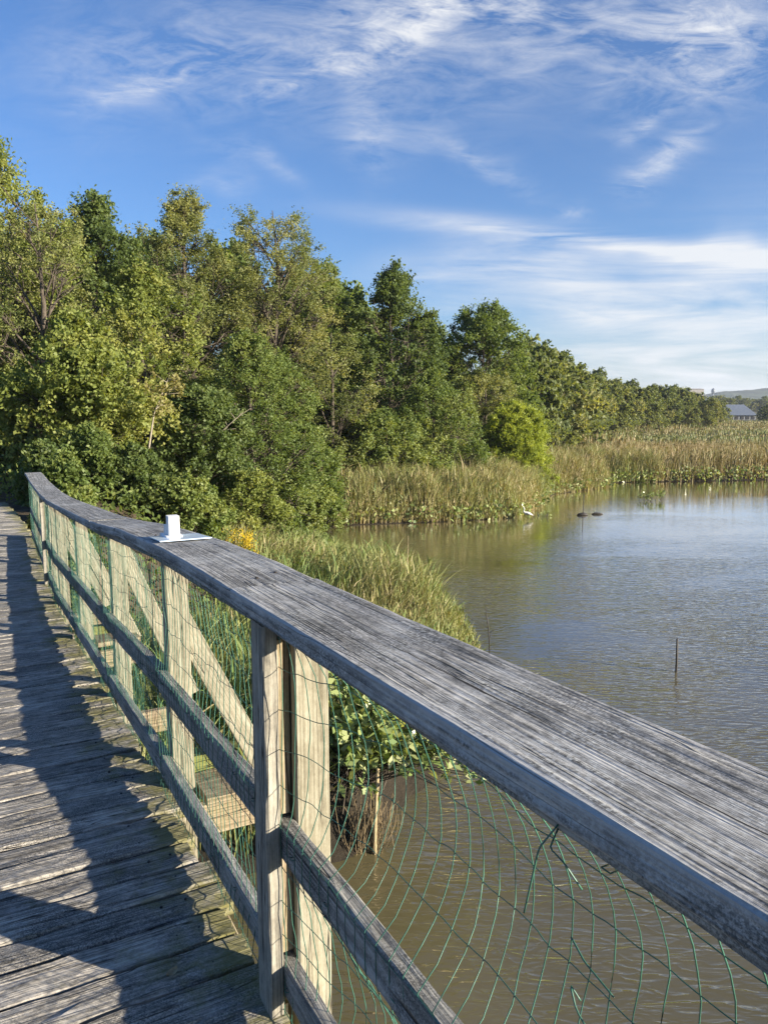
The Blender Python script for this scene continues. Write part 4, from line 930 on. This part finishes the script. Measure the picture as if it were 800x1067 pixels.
# the leafy shrub on the mud bank below the near bay
rs = np.random.default_rng(19); bx, by = -.25, 8.55; t = thing('leafy_shrub', (bx, by, gz_(bx, by)), 'broad-leaved shrub overhanging the mud bank below the near railing bay', 'shrub')
tk = MB(); C = []
for q in range(210):
    e = np.array([rs.normal(.42, .72), rs.normal(-.12, .45), rs.uniform(.45, 1.6)]); e[2] = min(e[2], 1.7 - .34 * abs(e[0] - .1)); e[2] -= .28 * max(0, e[0] - .4)
    b0 = np.array([rs.normal(-.15, .2), rs.normal(.1, .2), 0]); md = (b0 + e) / 2 + (0, 0, .22); tk.tube([b0, md, e], [.009, .006, .003], 4)
    f = rs.uniform(.25, 1.05, (24, 1)); C.append((1 - f) ** 2 * b0 + 2 * f * (1 - f) * md + f ** 2 * e + rs.normal(0, .055, (24, 3)))
add('stems', tk.mesh('stems', M['bark']), t); C = np.vstack(C); C = C[C[:, 2] > .34 + .25 * rs.random(len(C))]; add('leaves', leaves_mesh('leaves', C, .135, .066, L_BRD, 20, .15, np.clip(rs.normal(.45, .28, len(C)), 0, 1), .6), t)
# root tangle hanging from the bank edge, and the stake
rx, ry = -.12, 8.0; mb = MB()
for q in range(110):
    a = rs.normal(0, .14); p0 = np.array([a, rs.normal(.05, .06), rs.uniform(.3, .62)]); p2 = np.array([a * .7 + rs.normal(-.06, .05), rs.normal(-.1, .06), rs.uniform(-.06, .12)])
    p1 = (p0 + p2) / 2 + (rs.normal(0, .07), -.10, .04); tt = np.linspace(0, 1, 6)[:, None]; mb.tube((1 - tt) ** 2 * p0 + 2 * tt * (1 - tt) * p1 + tt ** 2 * p2, .0035, 3)
tag(add('root_tangle', mb.mesh('root_tangle', M['roots']), None, (rx, ry, 0)), 'brown tangle of hanging roots at the edge of the mud bank', 'roots')
mb = MB(); mb.tube([(.0, 0, -.5), (.0, 0, .3), (.035, .02, .98), (.036, .02, .985)], [.022, .022, .019, .012], 7)
tag(add('stake', mb.mesh('stake', M['straw'], True), None, (-.1, 7.86, 0)), 'weathered tan stake standing in front of the root tangle', 'stake')
# dark mud bank face under the shrub
# ------------------------------------------------------------------ things in the water
def at_water(u, v): d = direction(u, v); k = -EYE / d[2]; return d[0] * k, d[1] * k
x, y = at_water(704, 700); mb = MB(); mb.tube([(0, 0, -.6), (.0, 0, .2), (-.012, 0, .63), (-.012, 0, .64)], [.022, .021, .018, .01], 7)
tag(add('stake', mb.mesh('stake', M['dark_wood'], True), None, (x, y, 0)), 'dark thin stake standing alone in the open water at the right', 'stake')
x, y = at_water(607, 537); t = thing('mooring_pole', (x, y, 0), 'thin dark pole rising from a small dark float near the far bank', 'pole')
mb = MB(); mb.tube([(0, 0, -.8), (0, 0, .4), (.01, 0, .95), (.01, 0, .96)], [.02, .02, .016, .008], 6); add('pole', mb.mesh('pole', M['dark_wood'], True), t)
mb = MB(); mb.tube([(-.27, 0, .02), (-.2, 0, .03), (0, .01, .05), (.16, 0, .04), (.22, 0, .02)], [.01, .06, .085, .06, .01], 8); add('float', mb.mesh('float', M['dark_wood'], True), t)
x, y = at_water(622, 536); mb = MB(); mb.tube([(-.42, 0, .01), (-.33, 0, .03), (-.1, .03, .06), (.15, -.02, .05), (.33, 0, .04), (.4, 0, .01)], [.01, .07, .10, .085, .07, .01], 9)
mb.tube([(-.2, 0, .1), (-.26, .03, .22)], [.02, .006], 5); mb.tube([(.1, 0, .1), (.17, .03, .17)], [.018, .006], 5)
lg = tag(add('floating_log', mb.mesh('floating_log', M['dark_wood'], True), None, (x, y, 0)), 'short dark log floating beside the thin pole', 'log'); lg.scale = (.62, .62, .62)
for (u, v, w, lab) in ((676, 522, .55, 'larger clump of twiggy water plants in open water before the far reeds'), (690, 521, .28, 'smaller clump of twiggy water plants right beside the larger clump'), (566, 538, .5, 'low dark twigs poking out of the water right of the white egret')):
    x, y = at_water(u, v); rs = np.random.default_rng(int(u)); t = thing('water_plant', (x, y, 0), lab, 'plant'); tk = MB(); C = []
    for q in range(int(34 * w) + 4):
        e = np.array([rs.normal(0, w * .55), rs.normal(0, w * .3), rs.uniform(.15, .48)]) * (1, 1, 1 if u > 600 else .45); tk.tube([(e[0] * .7, e[1] * .7, -.1), e], [.009, .005], 4); C.append(e + rs.normal(0, .05, (6 if u > 600 else 1, 3)))
    add('stems', tk.mesh('stems', M['dark_wood']), t); add('leaves', leaves_mesh('leaves', np.vstack(C), .11, .065, L_BRD, int(u), .1), t)
for (u, v, hgt, lx, lab) in ((511, 674, .95, -.12, 'dark dead twig leaning at the outer tip of the near grass bank'), (424, 640, 1.9, .02, 'tall single dry reed stalk rising above the near grass bank')):
    d = direction(u, v); k = -(EYE - .2) / d[2]; mb = MB(); mb.tube([(0, 0, -.3), (lx * .4, 0, hgt * .5), (lx, .02, hgt)], [.012, .01, .004], 5)
    if u > 500:
        for q in range(6): f = .2 + .1 * q; mb.tube([(lx * f, 0, hgt * f), (lx * f + rs.normal(0, .12), .02, hgt * f + .1)], [.006, .002], 4)
    tag(add('dry_stalk', mb.mesh('dry_stalk', M['dark_wood'] if u > 500 else M['straw'], True), None, (d[0] * k, d[1] * k, .1)), lab, 'stalk')

# white egret wading (small heron) at the far bank, facing left
x, y = at_water(549, 541)
M['plumage'] = plain('white_plumage', (.62, .61, .56), .8, .2, .06, 30)
eg = thing('egret', (x, y, 0), 'small white egret wading at the edge of the far reeds, facing left', 'bird')
mb = MB(); tt = [(.30, 0, .20), (.22, 0, .235), (.12, 0, .275), (.0, 0, .30), (-.10, 0, .325), (-.165, 0, .36), (-.19, 0, .42), (-.165, 0, .48), (-.15, 0, .53), (-.175, 0, .575), (-.22, 0, .588), (-.265, 0, .58)]
mb.tube(tt, [.008, .035, .075, .092, .082, .05, .028, .023, .022, .030, .034, .014], 10); add('body', mb.mesh('body', M['plumage'], True), eg)
mb = MB(); mb.tube([(-.258, 0, .581), (-.31, 0, .572), (-.365, 0, .562)], [.011, .008, .002], 6); add('bill', mb.mesh('bill', plain('yellow_bill', (.5, .33, .04), .5)), eg)
for sgn in (-1, 1):
    mb = MB(); mb.tube([(.02 + .03 * sgn, .035 * sgn, .25), (.045 + .03 * sgn, .035 * sgn, .12), (.02 + .03 * sgn, .035 * sgn, -.15)], [.014, .008, .007], 6); add('leg', mb.mesh('leg', M['dark_wood'], True), eg)
    mb = MB(); mb.tube([(-.1, .055 * sgn, .33), (.02, .082 * sgn, .31), (.14, .07 * sgn, .27), (.27, .03 * sgn, .215)], [.02, .05, .045, .006], 8); add('wing', mb.mesh('wing', M['plumage'], True), eg)
eg.scale = (.85, .85, .85)
